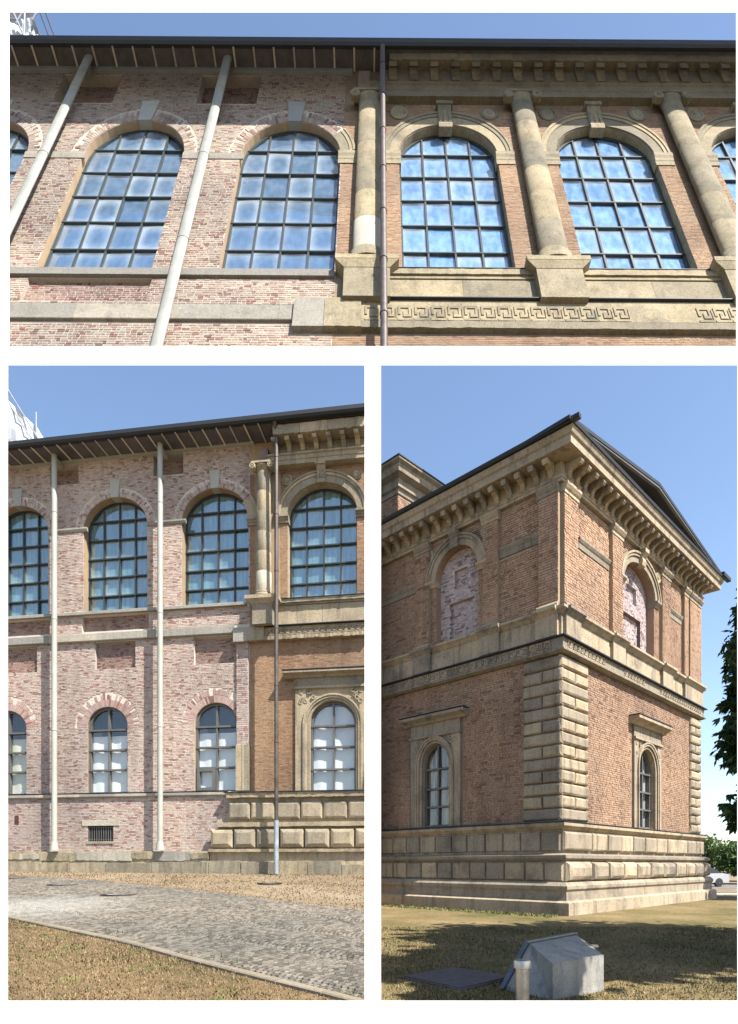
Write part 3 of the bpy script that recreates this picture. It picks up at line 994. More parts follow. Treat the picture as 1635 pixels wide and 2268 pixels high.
# manhole covers
for i, (x, y, lab, m) in enumerate(((-12.7, 21.0, 'iron manhole cover in the setts beside the scorched strip, farthest along the road', .44), (-9.6, 18.4, 'iron manhole cover in the middle of three along the cobbled road', .46),
                                    (-6.65, 15.6, 'iron ringed manhole cover in the setts beside the paler patch', .46), (-3.2, 18.9, 'round iron manhole cover in the scorched lawn strip', .4))):
    t = thing('manhole_cover', Matrix.Translation((x, y, zg(x, y))), lab, 'manhole', 'manhole covers before the patched facade')
    part('rim', G().lathe([(m, -.04), (m, .035), (m * .98, .04), (m * .8, .04), (m * .79, .03), (m * .79, -.04)], 0, 0, 28), 'iron', t, loc=(x, y, zg(x, y)))
    part('lid', G().lathe([(m * .775, -.04), (m * .775, .028), (m * .3, .031), (m * .28, .02), (m * .1, .02)], 0, 0, 28), 'concrete', t, loc=(x, y, zg(x, y)))

# ------------------------------------------------------------------ white wall with the three openings
WY = 3.0
def opening(x0, x1, z0, z1, e, et, eb):
    return rect(x0, x1, z0, z1), rect(x0 - e[0], x1 + e[1], z0 - eb, z1 + et)
opn = [opening(-1.838, 1.877, 4.400, 6.107, (.03, .03), .06, .0), opening(-1.846, -.022, 1.054, 4.303, (.03, .002), .035, .012), opening(.061, 1.883, 1.054, 4.303, (.002, .03), .035, .012)]
WFr = Fr((0, WY, 0), (1, 0, 0), (0, 0, 1))
g = G()
outer = rect(-1.93, 1.93, -.1, 6.2)
g.sheet(outer, [o[0] for o in opn], 0)
g.sheet(outer, [o[1] for o in opn], .035)
for a, b in opn:
    vs = [(x, 0, z) for x, z in a] + [(x, .035, z) for x, z in b]
    g.add(vs, [(i, (i + 1) % 4, 4 + (i + 1) % 4, 4 + i) for i in range(4)])
g.reveal(outer, 0, .035)
ww = part('white_wall', g, 'wall_white', None, WFr)
tag(ww, 'plain white wall with three rectangular openings onto the museum views', 'wall')

# ------------------------------------------------------------------ the patched facade (built twice: as the whole front, and as its upper storey seen steeply from below)
def facade(F, base, c):
    t = thing('museum_building', F.m @ Matrix.Translation(base), c['label'], 'building')
    q = c['k']                                           # size of a bay relative to the whole front
    s0, sj, s1 = c['s0'], c['sj'], c['s1']
    zb, zso = c['zb'], c['soffit']
    a, zs, b, zsill, rev = c['a'], c['zs'], c['b'], c['zsill'], c['rev']
    lw, rw = c['lw'], c['rw']
    pm, bm, st = c['pink'], c['buff'], c['stone']
    # --- left: pale patched brick
    holes = [arch(x, a, zsill, zs, b) for x in lw]
    recs = []
    for x in lw:
        recs.append((x - a * 1.05, x + a * 1.05, c['rec'][0], c['rec'][1], c['rd']))
        recs.append((x - c['p2w'], x + c['p2w'], c['p2'][0], c['p2'][1], c['rd']))
    for x in c['posts']:
        recs.append((x - c['ptw'] * .55, x + c['ptw'] * .75, c['pt'][0], c['pt'][1], c['rd'] * 2.6))
    lows = c.get('low', [])
    holes += [arch(x, .9, 2.97, 5.75, .82) for x in lows]
    recs = [r for r in recs if r[0] > s0 and r[1] < sj and r[2] > zb]
    vent = c.get('vent')
    hol = holes + [rect(*r[:4]) for r in recs] + ([rect(*vent)] if vent else [])
    wl = part('wall', G().sheet(rect(s0, sj, zb, zso), hol, 0), c['mortar'], t, F)
    for h in holes:
        part('window_reveal', G().reveal(h, 0, rev + .12), 'mortar_buff', wl, F)
    for r in recs:
        part('recess', G().reveal(rect(*r[:4]), 0, r[4]).sheet(rect(*r[:4]), [], r[4]), c['mortar'], wl, F)
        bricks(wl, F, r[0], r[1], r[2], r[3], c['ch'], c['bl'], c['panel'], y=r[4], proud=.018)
    ex = [r[:4] for r in recs] + c['bandrects_l'] + ([vent] if vent else [])
    vf = [(x, a + .36 * q, zsill, zs, b + c['vz']) for x in lw]
    ar = [(x, a, zsill, zs, b) for x in lw] + [(x, .9, 2.97, 5.75, .82) for x in lows]
    ring_ex = [(x, a + .36 * q, zs, zs, b + c['vz']) for x in lw] + [(x, 1.45, 5.75, 5.75, 1.42) for x in lows]
    bricks(wl, F, s0, sj, zb, zso, c['ch'], c['bl'], pm, ex, ar + ring_ex, proud=.02, singles=300, near=c['near_l'])
    for x in lw:
        fan_bricks(wl, F, x, zs, a, b, .34 * q, c['vz'] * .95, 64, pm)
        kw = c['kw']
        part('keystone', G().plate([(x - kw * .36, c['key'][0]), (x + kw * .36, c['key'][0]), (x + kw * .5, c['key'][1]), (x - kw * .5, c['key'][1])], -.06, rev * .9), 'key_grey', t, F)
        window(t, F, x, a - .01, zsill, zs, b - .01, rev, 4, 6, .052 * q ** .85, 'frame_teal', c['glass'], c['cur_l'], cy=.07)
    # impost bands between the arches
    edges = [s0] + [v for x in lw for v in (x - a, x + a)] + [sj]
    for e0, e1 in zip(edges[::2], edges[1::2]):
        if e1 - e0 > .2 * q: part('impost', G().prof([(.02, c['imp'][0]), (-.05, c['imp'][0]), (-.09, c['imp'][0] + (c['imp'][1] - c['imp'][0]) * .6), (-.09, c['imp'][1]), (.02, c['imp'][1])][::-1], e0, e1 + (rev * .5 if e1 < sj else 0)), c['conc'], t, F)
    part('sill_band', G().prof([(rev, c['sill'][0]), (-.16, c['sill'][0]), (-.16, c['sill'][1] - .02), (-.13, c['sill'][1]), (rev, c['sill'][1])][::-1], s0, c['sill_end']), c['conc'], t, F)
    x = s0
    while x < c['band_end']:
        e = min(x + 2.3 * q * rnd.uniform(.8, 1.2), c['band_end'])
        part('string_course', G().prof([(.05, c['band'][0]), (-.13, c['band'][0]), (-.15, c['band'][0] + .03), (-.15, c['band'][1] - .03), (-.11, c['band'][1]), (.05, c['band'][1])][::-1], x, e - .008), c['conc'], t, F)
        x = e
    # posts carrying the eaves
    for x in c['posts']:
        z0 = c['post_foot'](x)
        p = part('steel_post', G().lathe([(c['pr'], z0), (c['pr'], zso)], x, -c['po'], 18, c['pky']), c['steel'], t, F, True)
        for fz in (.3, .58, .85):
            zz = z0 + (zso - z0) * fz
            part('joint_ring', G().lathe([(c['pr'] * 1.0, zz), (c['pr'] * 1.12, zz + .01), (c['pr'] * 1.12, zz + .05 * q), (c['pr'] * 1.0, zz + .06 * q)], x, -c['po'], 18, c['pky']), c['steel'], p, F, True)
        part('bracket', G().box(x - .06 * q, x + .06 * q, -c['po'], .05, zso - c['beam'] * 2.2, zso - c['beam'] * .9), c['steel'], p, F)
        if c.get('low'):
            part('foot', G().lathe([(c['pr'] * 1.6, z0 - .02), (c['pr'] * 1.45, z0 + .1), (c['pr'] * 1.05, z0 + .35)], x, -c['po'], 18), c['steel'], p, F, True)
    # eaves: boards, ribs, beam, gutter
    eo = c['eo']
    part('eaves_board', G().box(s0, c['eave_split'], -eo, .3, zso, zso + .05 * q), 'soffit', t, F)
    x = s0 + .2
    while x < c['eave_split'] - .05:
        part('eaves_rib', G().box(x, x + .05 * q, -eo + .03, .0, zso - c['ribh'], zso + .01), 'soffit', t, F)
        x += c['rib']
    part('eaves_beam', G().box(s0, sj + .2 * q, -.14, .0, zso - c['beam'], zso - .002), c['steel'], t, F)
    gt = c['gut']
    gu = part('gutter', G().prof([(-eo + .1, gt[0]), (-eo - .06, gt[0]), (-eo - .12, gt[0] + (gt[1] - gt[0]) * .35), (-eo - .12, gt[1]), (-eo + .1, gt[1])][::-1], s0, s1), 'gutter', t, F)
    part('roof', G().prof([(-eo + .1, gt[0] + .03), (-eo + .1, gt[1] - .02), (3.0, gt[1] + c['roof_rise']), (3.0, gt[0] + .03)], s0, s1), 'roof_dark', t, F)
    # --- right: old sandstone front
    holes = [arch(x, c['ra'], zsill, c['rzs'], c['rb']) for x in rw]
    lowr = c.get('lowr', [])
    lowp = (.93, 2.9, 5.55, .92)
    holes += [arch(x, *lowp) for x in lowr]
    wr = part('wall', G().sheet(rect(sj, s1, zb, zso), holes, 0), 'mortar_buff', t, F)
    for h in holes:
        part('window_reveal', G().reveal(h, 0, rev + .12), st, wr, F)
    ar = [(x, c['ra'], zsill, c['rzs'], c['rb']) for x in rw] + [(x, *lowp) for x in lowr]
    ar += [(x, c['rao'], c['rzs'], c['rzs'], c['rbo']) for x in rw]
    bricks(wr, F, sj, s1, zb, c['arc'][0], c['ch'] * .8, c['bl'], bm, c['bandrects_r'], ar, proud=.012, singles=300, near=c['near_r'])
    for x in rw:
        window(t, F, x, c['ra'] - .01, zsill, c['rzs'], c['rb'] - .01, rev, 4, 6, .052 * q ** .85, 'frame_teal', c['glass'], c['cur_r'], cy=.07)
    def archivolt(x, g0, g1):
        da, db = c['rao'] - c['ra'], c['rbo'] - c['rb']
        av = part('archivolt', G().ring(x, c['rzs'], c['ra'] + da * .02, c['rb'] + db * .02, c['ra'] + da * .62, c['rb'] + db * .62, -.07, .02, g0, g1), st, t, F)
        part('arch_moulding', G().ring(x, c['rzs'], c['ra'] + da * .625, c['rb'] + db * .625, c['ra'] + da * .84, c['rb'] + db * .84, -.11, .02, g0, g1), st, av, F)
        part('arch_moulding', G().ring(x, c['rzs'], c['ra'] + da * .845, c['rb'] + db * .845, c['rao'], c['rbo'], -.15, .02, g0, g1), st, av, F)
    for x in rw:
        archivolt(x, 0, 180)
        kw = c['rkw']
        k0, k1 = c['rkey']
        h = k1 - k0
        ks = part('keystone', G().prof([(rev * .6, k0), (-.16, k0), (-.2, k0 + h * .12), (-.14, k0 + h * .3), (-.18, k0 + h * .6), (-.30, k0 + h * .85), (-.32, k0 + h * .9), (-.32, k1), (.02, k1)][::-1], x - kw * .4, x + kw * .4), st, t, F)
        part('keystone_cap', G().box(x - kw * .5, x + kw * .5, -.37, .02, k1 - h * .14, k1 + .02), st, ks, F)
        for sx in (-.28, 0, .28):
            part('scroll_ridge', G().prof([(.0, k0 + h * .14), (-.2, k0 + h * .2), (-.185, k0 + h * .45), (-.23, k0 + h * .7), (.0, k0 + h * .7)][::-1], x + kw * (sx - .07), x + kw * (sx + .07)), st, ks, F)
        for sx in (-1, 1):
            d = c['disc']
            if x + sx * d[0] < s1 - d[2]:
                part('rosette', G().disc([(d[2] * .14, -.09), (d[2] * .22, -.05), (d[2] * .55, -.075), (d[2] * .68, -.04), (d[2] * .8, -.09), (d[2], -.06), (d[2], .02)], x + sx * d[0], d[1], 24, d[3] / d[2]), st, t, F, True)
    # one broken piece of the old arch where the stone front stops
    archivolt(lw[-1], 2, 34)
    ip = c['rimp']
    for x, sd in [(lw[-1] + (a - c['ra']) * .5, 1)] + [(x, s) for x in rw for s in (-1, 1)]:
        e0 = x + sd * (c['ra'] - .05 * q)
        e1 = x + sd * (c['rao'] + .03 * q)
        h = ip[1] - ip[0]
        if max(e0, e1) < s1 + .5:
            part('impost', G().prof([(rev * .7, ip[0]), (-.06, ip[0]), (-.06, ip[0] + h * .35), (-.09, ip[0] + h * .4), (-.1, ip[0] + h * .6), (-.16, ip[0] + h * .75), (-.16, ip[1]), (rev * .7, ip[1])][::-1], min(e0, e1), min(max(e0, e1), s1)), st, t, F)
    for i, x in enumerate(c['cols']):
        column(t, F, x, c['co'], c['colz'][0], c['colz'][1], c['cr'], c['cky'], c['caph'], st, white_to=1 if i == 0 else None, drums=6, base_h=c['cbase'])
        pc, pb, pz = c['ped']
        pd = part('pedestal', G().box(x - pb, x + pb, -c['po_ped'] + .12, .05, pz[0], pz[1]), st, t, F)
        h = pz[2] - pz[1]
        part('pedestal_cap', G().add(*(lambda A: (A, [(0, 1, 2, 3), (4, 7, 6, 5), (0, 4, 5, 1), (1, 5, 6, 2), (2, 6, 7, 3), (3, 7, 4, 0)]))(
            [(x - pb, .05, pz[1]), (x + pb, .05, pz[1]), (x + pb, -c['po_ped'] + .10, pz[1]), (x - pb, -c['po_ped'] + .10, pz[1]),
             (x - pc, .05, pz[1] + h * .55), (x + pc, .05, pz[1] + h * .55), (x + pc, -c['po_ped'] - .04, pz[1] + h * .55), (x - pc, -c['po_ped'] - .04, pz[1] + h * .55)]))
            .box(x - pc, x + pc, -c['po_ped'] - .05, .05, pz[1] + h * .553, pz[2]), st, pd, F)
    # balustrade zone under the stone windows, its sill and metal flashing
    ps = sorted(c['cols'])
    xs = [sj] + [v for x in ps for v in (x - c['ped'][1], x + c['ped'][1])] + [s1]
    for e0, e1 in zip(xs[::2], xs[1::2]):
        if e1 - e0 < .3 * q or e0 < sj + .1: continue
        m = max(1, round((e1 - e0) / (2.2 * q)))
        for k in range(m):
            part('dado_block', G().box(e0 + (e1 - e0) * k / m + .006, e0 + (e1 - e0) * (k + 1) / m - .006, -.10, .03, c['dado'][0], c['dado'][1]), st, t, F)
        h = c['rsill'][1] - c['rsill'][0]
        sl = G()
        rough_edge(sl, e0 + .02, e1 - .02, -.24, rev, c['rsill'][0] + h * .35, c['rsill'][1], 26, .02)
        sl.box(e0, e1, -.15, rev, c['rsill'][0], c['rsill'][0] + h * .34)
        sp = part('sill', sl, st, t, F)
        part('flashing', G().box(e0, e1, -.27, rev, c['rsill'][1] + .001, c['rsill'][1] + .025 * q), 'gutter', sp, F)
    # frieze with the key pattern
    f0, f1, m0, m1 = c['frz']
    fx = c['ret'][1]
    fr = part('frieze', rough_edge(G(), fx, s1, -.27, .03, f0, f0 + (m0 - f0) * .9, 60, .03 * q ** .5).box(fx, s1, -.22, .03, f0 + (m0 - f0) * .9, f1), st, t, F)
    part('flashing', G().box(fx - .3 * q, s1, -.36, .03, f1, f1 + .03 * q), 'gutter', fr, F)
    gaps = c['gaps']
    meander(fr, F, fx + c['mstart'], s1, m0, m1, -.22, c['munit'], st, .04, gaps)
    part('return_block', G().box(c['ret'][0], c['ret'][0] + (fx - c['ret'][0]) * .45, -.30, .03, f0 - .03, f1 + .03), c['conc'], t, F)
    part('return_block', rough_edge(G(), c['ret'][0] + (fx - c['ret'][0]) * .455, fx - .004, -.31, .03, f0 - .01, f1 + .02, 8, .03), st, t, F)
    # entablature, consoles, corona
    ao = c['ao']
    a0, a1 = c['arc']
    h = a1 - a0
    en = part('entablature', G().prof([(.02, a0), (-ao, a0), (-ao, a0 + h * .4), (-ao - .03, a0 + h * .42), (-ao - .03, a0 + h * .78), (-ao - .09, a0 + h * .84), (-ao - .09, a1), (.02, a1)][::-1], c['ent0'], s1), st, t, F)
    part('frieze_course', G().box(c['ent0'] + .3 * q, s1, -ao + .02, .02, a1 + .001, c['cor'][0]), st, en, F)
    part('blocking', G().box(c['ent0'] - .35 * q, c['ent0'] - .002, -ao * .8, .02, a0 + h * .2, c['cor'][0]), 'brick_pink' if q < 1.5 else pm, en, F)
    k0, k1 = c['con']
    me = console(0, c['conw'], k0, k1, ao, c['coo'] - .06).mesh('console')
    x = c['con0']
    while x < s1 - .2:
        part('console', me, st, en, F, loc=(x, 0, 0))
        x += c['conp']
    x = c['cor0']
    while x < s1:
        e = min(x + 2 * c['conp'], s1)
        part('corona', rough_edge(G(), x, e - .012, -c['coo'], .02, c['cor'][0], c['cor'][1], 8, .035 * q ** .5), st, en, F)
        x = e
    part('eaves_board', G().box(c['eave_split'] + .01, s1, -eo, .3, zso + .002, zso + .05 * q), 'gutter', t, F)
    # rain pipe
    dx, do, dr = c['drain']
    d = part('downpipe', G().tube([(dx, -eo + .02, gt[0] + .02), (dx, -do, gt[0] - .25 * q), (dx, -do, c['dsplit'])], dr, 14), 'pipe_brown', t, F, True)
    z = gt[0] - 1.2 * q
    while z > c['dsplit']:
        part('pipe_collar', G().lathe([(dr * 1.18, z), (dr * 1.18, z + .07 * q)], dx, -do, 14), 'pipe_brown', d, F)
        z -= 2.2 * q
    if c['dsplit'] > c['dfoot']:
        part('pipe_foot', G().lathe([(dr * 1.22, c['dfoot']), (dr * 1.22, c['dsplit'] + .05)], dx, -do, 14), 'pipe_grey', d, F, True)
    # wall body behind
    part('wall_core', G().box(s0, s1, rev + .7, rev + 1.1, zb + c.get('lift', 0), zso), 'dark_inside', t, F)
    return t, wl, wr

phi = R(7.8)
FB = Fr(((412 - 817.5) / 1300 * 24, 24, EYE), (math.cos(phi), -math.sin(phi), 0), (0, 0, 1))
cfgB = dict(label='pale patched brick museum front with steel posts, standing behind the cobbled road', k=1.0, s0=-12.5, sj=2.72, s1=7.6, zb=.55, soffit=17.0,
    a=1.42, zs=14.03, b=1.25, zsill=10.55, rev=.38, lw=[-12.0 + .05, -7.55, -3.1, 1.25], rw=[5.68], glass='glass_teal', conc='concrete', steel='steel_pale', mortar='mortar_pale', pink='brick_pink', panel='brick_panel', buff='brick_buff', stone='sandstone',
    rec=(9.74, 10.38), rd=.14, p2w=.9, p2=(8.15, 9.27), posts=[-10.0, -5.5, -.86], ptw=1.0, pt=(16.0, 16.84), low=[-8.05, -3.45, 1.28], vent=(-4.32, -3.17, .97, 1.62),
    ch=.064, bl=.2, bandrects_l=[(-13, 2.8, 9.3, 9.66), (-13, 2.8, 10.4, 10.56), (-13, 3, 2.8, 2.97)], vz=.36, near_l=(1.5, 2.0), key=(15.26, 15.98), kw=.46, cur_l='curtain_low',
    imp=(13.95, 14.1), sill=(10.42, 10.55), sill_end=2.6, band=(9.3, 9.64), band_end=2.1, pr=.108, po=.5, pky=1.0, post_foot=lambda x: .6, beam=.15,
    eo=1.1, eave_split=3.62, ribh=.11, rib=.56, gut=(16.9, 17.12), roof_rise=1.1,
    ra=1.4, rzs=13.88, rb=1.2, rao=1.86, rbo=1.66, lowr=[6.12], arc=(15.72, 16.12), bandrects_r=[(2.7, 8, 8.95, 9.45), (4.7, 7.6, 2.9, 7.4), (2.7, 8, .4, 2.9), (2.7, 8, 9.45, 10.5), (2.9, 4.0, 9, 15.7)], near_r=(3.6, 4.0), cur_r='curtain_low',
    rkw=.42, rkey=(15.05, 15.74), disc=(1.42, 15.32, .21, .21), rimp=(13.62, 13.9), cols=[3.42], co=.38, colz=(10.5, 15.72), cr=.31, cky=1.0, caph=.3, cbase=.2,
    ped=(.66, .40, (9.42, 10.2, 10.5)), po_ped=.72, dado=(9.46, 10.28), rsill=(10.29, 10.5), frz=(8.92, 9.42, 9.08, 9.33), ret=(2.12, 3.4), mstart=.1, munit=.235, gaps=[],
    ao=.36, ent0=3.55, con=(16.13, 16.5), conw=.17, conp=.54, con0=3.85, coo=.95, cor=(16.5, 16.86), cor0=3.95, drain=(4.06, .82, .078), dsplit=1.65, dfoot=-.36)
museum, wl, wr = facade(FB, (-2.4, 0, -.33), cfgB)

# lower storey of the whole front
for i, x in enumerate(cfgB['low']):
    w = window(museum, FB, x, .89, 2.97, 5.75, .81, .17, 2, 4, .07, 'frame_grey', 'glass_low', 'blind_white' if i else 'blind_cream', cy=.11, zrows=[2.97, 3.95, 4.78, 5.62, 6.56], curtain_to=5.4, hopper=(i == 2))
    fan_bricks(wl, FB, x, 5.75, .9, .82, .58, .62, 44, 'brick_fan', 0, 180, proud=.016)
for x in cfgB['lowr']:
    window(museum, FB, x, .92, 2.9, 5.55, .91, .19, 2, 4, .07, 'frame_grey', 'glass_low', 'blind_white', cy=.11, zrows=[2.9, 3.78, 4.66, 5.5, 6.46], curtain_to=6.3)

def surround(parent, F, x, a, z0, zs, b, w, ztop, hood, st, seed=0, cut=None, hood_w=None):
    """stone window surround: jambs, arch rings, carved spandrels, flat hood on a plain panel"""
    r2 = random.Random(seed)
    xr = cut if cut else x + w
    s = part('surround', G().box(x - w, x - a - .14, -.10, .02, z0, ztop), st, parent, F)
    if not cut or cut > x + a + .14: part('jamb', G().box(x + a + .14, xr, -.10, .02, z0, ztop), st, s, F)
    part('panel', G().sheet([(x - w + .02, zs - .2), (x - w + .02, ztop), (min(xr, x + w) - .02, ztop), (min(xr, x + w) - .02, zs - .2), (x + a, zs - .2)] + [(x + a * math.cos(R(g)), zs + b * math.sin(R(g))) for g in range(0, 181, 9)] + [(x - a, zs - .2)], [], -.06), st, s, F)
    for d0, d1, o in ((0, .10, -.07), (.105, .19, -.13), (.195, .26, -.16)):
        part('arch_moulding', G().ring(x, zs, a + d0, b + d0, a + d1, b + d1, o, .02), st, s, F)
        for sx in (-1, 1):
            e = sorted((x + sx * (a + d0), x + sx * (a + d1)))
            if e[1] <= xr: part('jamb_moulding', G().box(e[0], e[1], o, .02, z0, zs), st, s, F)
    for sx in (-1, 1):
        for k in range(9):
            u, v = r2.random(), r2.random()
            px = x + sx * (w - .2 - u * (w - a * .55) * .55)
            pz = ztop - .1 - v * .5
            if ((px - x) / (a + .34)) ** 2 + ((pz - zs) / (b + .34)) ** 2 < 1 or px > xr - .1: continue
            rr = r2.uniform(.05, .1)
            part('carved_scroll', G().ring(px, pz, rr * .55, rr * .55, rr, rr, -.12, -.03, r2.uniform(0, 180), r2.uniform(280, 500), 12), st, s, F)
    part('fillet', G().box(x - w - .03, xr if cut else x + w + .03, -.17, .02, ztop, ztop + .09), st, s, F)
    part('frieze_panel', G().box(x - w, xr, -.09, .02, ztop + .095, hood[0]), st, s, F)
    hw = hood_w or w + .32
    h = hood[1] - hood[0]
    part('hood', G().prof([(.02, hood[0]), (-.16, hood[0]), (-.24, hood[0] + h * .3), (-.40, hood[0] + h * .55), (-.42, hood[0] + h * .6), (-.42, hood[1] - .02), (.02, hood[1])][::-1], x - hw, cut if cut else x + hw), st, s, F)
    part('flashing', G().box(x - hw - .02, cut if cut else x + hw + .02, -.44, .02, hood[1] + .001, hood[1] + .03), 'gutter', s, F)
    return s
surround(museum, FB, 6.12, .93, 2.9, 5.55, .92, 1.5, 6.95, (7.38, 7.62), 'sandstone', 3, cut=7.6, hood_w=1.95)

# brick pier and stone strip beside the junction, plinth band, vent, foundation, rusticated blocks
part('brick_pier', G().box(2.2, 2.68, -.10, .0, 4.8, 9.0), 'mortar_pale', museum, FB)
pier = part('pier_face', G().box(2.2, 2.68, -.105, -.1005, 4.8, 9.0), 'mortar_pale', museum, FB)
bricks(pier, FB, 2.2, 2.68, 4.8, 8.98, .083, .24, 'brick_pink', y=-.105, proud=.015)
ss = part('stone_strip', G().box(2.18, 2.42, -.16, .0, 2.97, 4.8), 'sandstone', museum, FB)
part('stone_roll', G().lathe([(.05, 2.97), (.05, 4.8)], 2.45, -.12, 10), 'sandstone', ss, FB, True)
part('stone_jamb', G().box(2.48, 2.72, -.13, .0, 2.97, 4.79), 'sandstone', ss, FB)
x = -12.5
while x < 1.9:
    e = min(x + rnd.uniform(1.5, 2.2), 1.9)
    pbd = part('plinth_band', G().prof([(.05, 2.8), (-.10, 2.8), (-.12, 2.83), (-.12, 2.92), (-.06, 2.965), (.05, 2.965)][::-1], x, e - .008), 'concrete', museum, FB)
    x = e
part('flashing', G().prof([(.05, 2.966), (-.13, 2.966), (-.13, 2.985), (.05, 3.0)][::-1], -12.5, 1.85), 'gutter', museum, FB)
v = cfgB['vent']
vn = part('vent', G().reveal(rect(*v), 0, .25).sheet(rect(*v), [], .25), 'dark_inside', museum, FB)
part('lintel', G().box(v[0] - .25, v[1] + .28, -.05, .03, v[3], v[3] + .22), 'concrete', vn, FB)
part('vent_sill', G().box(v[0] - .04, v[1] + .03, -.06, .2, v[2] - .1, v[2]), 'sandstone', vn, FB)
for k in range(11):
    xx = v[0] + (v[1] - v[0]) * (k + .5) / 11
    part('bar', G().box(xx - .012, xx + .012, .02, .05, v[2], v[3]), 'frame_grey', vn, FB)
for zz in (v[2] + .08, v[3] - .08): part('bar', G().box(v[0], v[1], .03, .045, zz - .01, zz + .01), 'frame_grey', vn, FB)
part('rust_flap', G().box(-7.68, -7.50, -.04, .03, 1.72, 2.08), 'rust', museum, FB)
# broken foundation
x = -12.5
while x < 1.15:
    e = min(x + rnd.uniform(.9, 1.9), 1.15)
    top = .5 + rnd.uniform(-.05, .07)
    mid = rnd.uniform(.1, .26)
    part('foundation_stone', rough_edge(G(), x, e - .02, -.42, .1, mid, top, 7, .05), 'foundation' if rnd.random() < .6 else 'concrete', museum, FB)
    x = e
x = -12.7
while x < 1.3:
    e = x + rnd.uniform(1.1, 2.2)
    part('foundation_stone', rough_edge(G(), x, min(e, 1.15) - .02, -.52, .1, -.6, rnd.uniform(.08, .14), 7, .06), 'foundation', museum, FB)
    x = e
part('foundation_core', G().box(-12.5, 1.1, -.34, .1, -.6, .54), 'foundation', museum, FB)
rb = part('plinth', G().box(1.85, 7.6, -.14, .02, 1.66, 2.72).box(1.55, 7.6, -.24, .02, .62, 1.655).box(1.15, 7.6, -.3, .02, -.6, .615), 'sandstone', museum, FB)
part('plinth_cap', rough_edge(G(), 1.85, 7.6, -.36, .02, 2.66, 2.86, 50, .03), 'sandstone', rb, FB)
part('flashing', G().box(1.75, 7.6, -.40, .02, 2.861, 2.895), 'gutter', rb, FB)
FB1 = Fr(FB.m @ Vector((0, -.14, 0)), (math.cos(phi), -math.sin(phi), 0), (0, 0, 1))
FB2 = Fr(FB.m @ Vector((0, -.24, 0)), (math.cos(phi), -math.sin(phi), 0), (0, 0, 1))
rustic_row(rb, FB1, 1.9, 7.6, 1.8, 2.5, .13, .1, .97, 'sandstone')
rustic_row(rb, FB2, 1.2, 7.6, .66, 1.42, .2, .16, .98, 'sandstone')
part('ledge', rough_edge(G(), 1.5, 7.6, -.42, .02, 1.5, 1.68, 40, .02), 'sandstone', rb, FB)
part('ledge', rough_edge(G(), 1.15, 7.6, -.46, .02, .5, .62, 40, .02), 'sandstone', rb, FB)
for k in range(5):
    part('base_stone', rough_edge(G(), 1.15 + 1.35 * k, min(7.6, 1.15 + 1.35 * (k + 1)) - .02, -.42, .02, -.6, .05 + rnd.uniform(-.05, .2), 6, .06), 'foundation', rb, FB)

# the same front, upper storey only, tilted back as a separate set piece above
uT = Vector((.00662, .38231, .92401))
FT = Fr((0, 30, EYE + 30 * (1915 - 602) / 1300), (.99997, 0, -.00716), uT)
cfgT = dict(lift=4.0, label='tilted upper storey of the museum front with stone columns and key frieze', k=2.15, s0=-28, sj=-1.7, s1=27.5, zb=-7.4, soffit=25.2,
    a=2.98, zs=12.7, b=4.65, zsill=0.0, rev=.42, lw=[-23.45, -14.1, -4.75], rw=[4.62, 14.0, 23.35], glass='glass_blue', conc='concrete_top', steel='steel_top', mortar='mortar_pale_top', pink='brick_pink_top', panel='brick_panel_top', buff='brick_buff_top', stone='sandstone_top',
    rec=(-2.85, -.8), rd=.2, p2w=2.0, p2=(-7.4, -4.9), posts=[-18.85, -9.6], ptw=3.0, pt=(19.9, 24.2), ch=.19, bl=.40,
    bandrects_l=[(-30, -1, -4.62, -3.3), (-30, -1, -.8, 0)], vz=1.6, near_l=(-6, -5), key=(17.3, 20.1), kw=1.12, cur_l='curtain_grey',
    imp=(12.2, 12.85), sill=(-.75, -.12), sill_end=-1.75, band=(-4.62, -3.35), band_end=-3.5, pr=.29, po=.5, pky=.5, post_foot=lambda x: -8.3, beam=.75,
    eo=1.0, eave_split=.72, ribh=.13, rib=1.33, gut=(25.1, 26.2), roof_rise=.4,
    ra=2.92, rzs=13.0, rb=3.9, rao=3.85, rbo=5.55, arc=(19.95, 21.9), bandrects_r=[(-2, 28, -5.5, -3), (-2, 28, -3, 0)], near_r=(2, -6), cur_r='curtain_blue',
    rkw=1.05, rkey=(16.3, 19.3), disc=(2.85, 18.65, .56, .95), rimp=(11.75, 13.05), cols=[-.1, 9.5, 18.9], co=.32, colz=(.1, 19.95), cr=.76, cky=.42, caph=1.15, cbase=1.0,
    ped=(1.6, 1.15, (-3.3, -.75, .1)), po_ped=.6, dado=(-3.1, -.95), rsill=(-.93, -.2), frz=(-5.45, -3.1, -4.85, -3.62), ret=(-3.6, -.35), mstart=.15, munit=.80, gaps=[(13.0, 15.6)],
    ao=.36, ent0=-.1, con=(22.3, 24.1), conw=.52, conp=1.36, con0=1.15, coo=.78, cor=(24.1, 25.35), cor0=1.2, drain=(.72, .9, .17), dsplit=-9.4, dfoot=-9.4)
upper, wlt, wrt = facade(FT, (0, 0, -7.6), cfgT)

# steel T-frame that carries the tilted upper front
bt = FT.m @ Vector((.17, .1, -7.3))
t = thing('support_frame', Matrix.Translation((.17, bt.y, zg(.17, bt.y))), 'grey steel T-shaped frame carrying the tilted upper front', 'frame')
part('mast', G().box(.0, .34, bt.y - .1, bt.y + .2, zg(.17, bt.y) - .2, bt.z - .1), 'mast_grey', t)
part('beam', G().box(-27.5, 27, .03, .16, -7.35, -7.0), 'mast_grey', t, FT)
part('base_plate', G().box(-.12, .46, bt.y - .3, bt.y + .4, zg(.17, bt.y) - .2, zg(.17, bt.y) + .06), 'mast_grey', t)

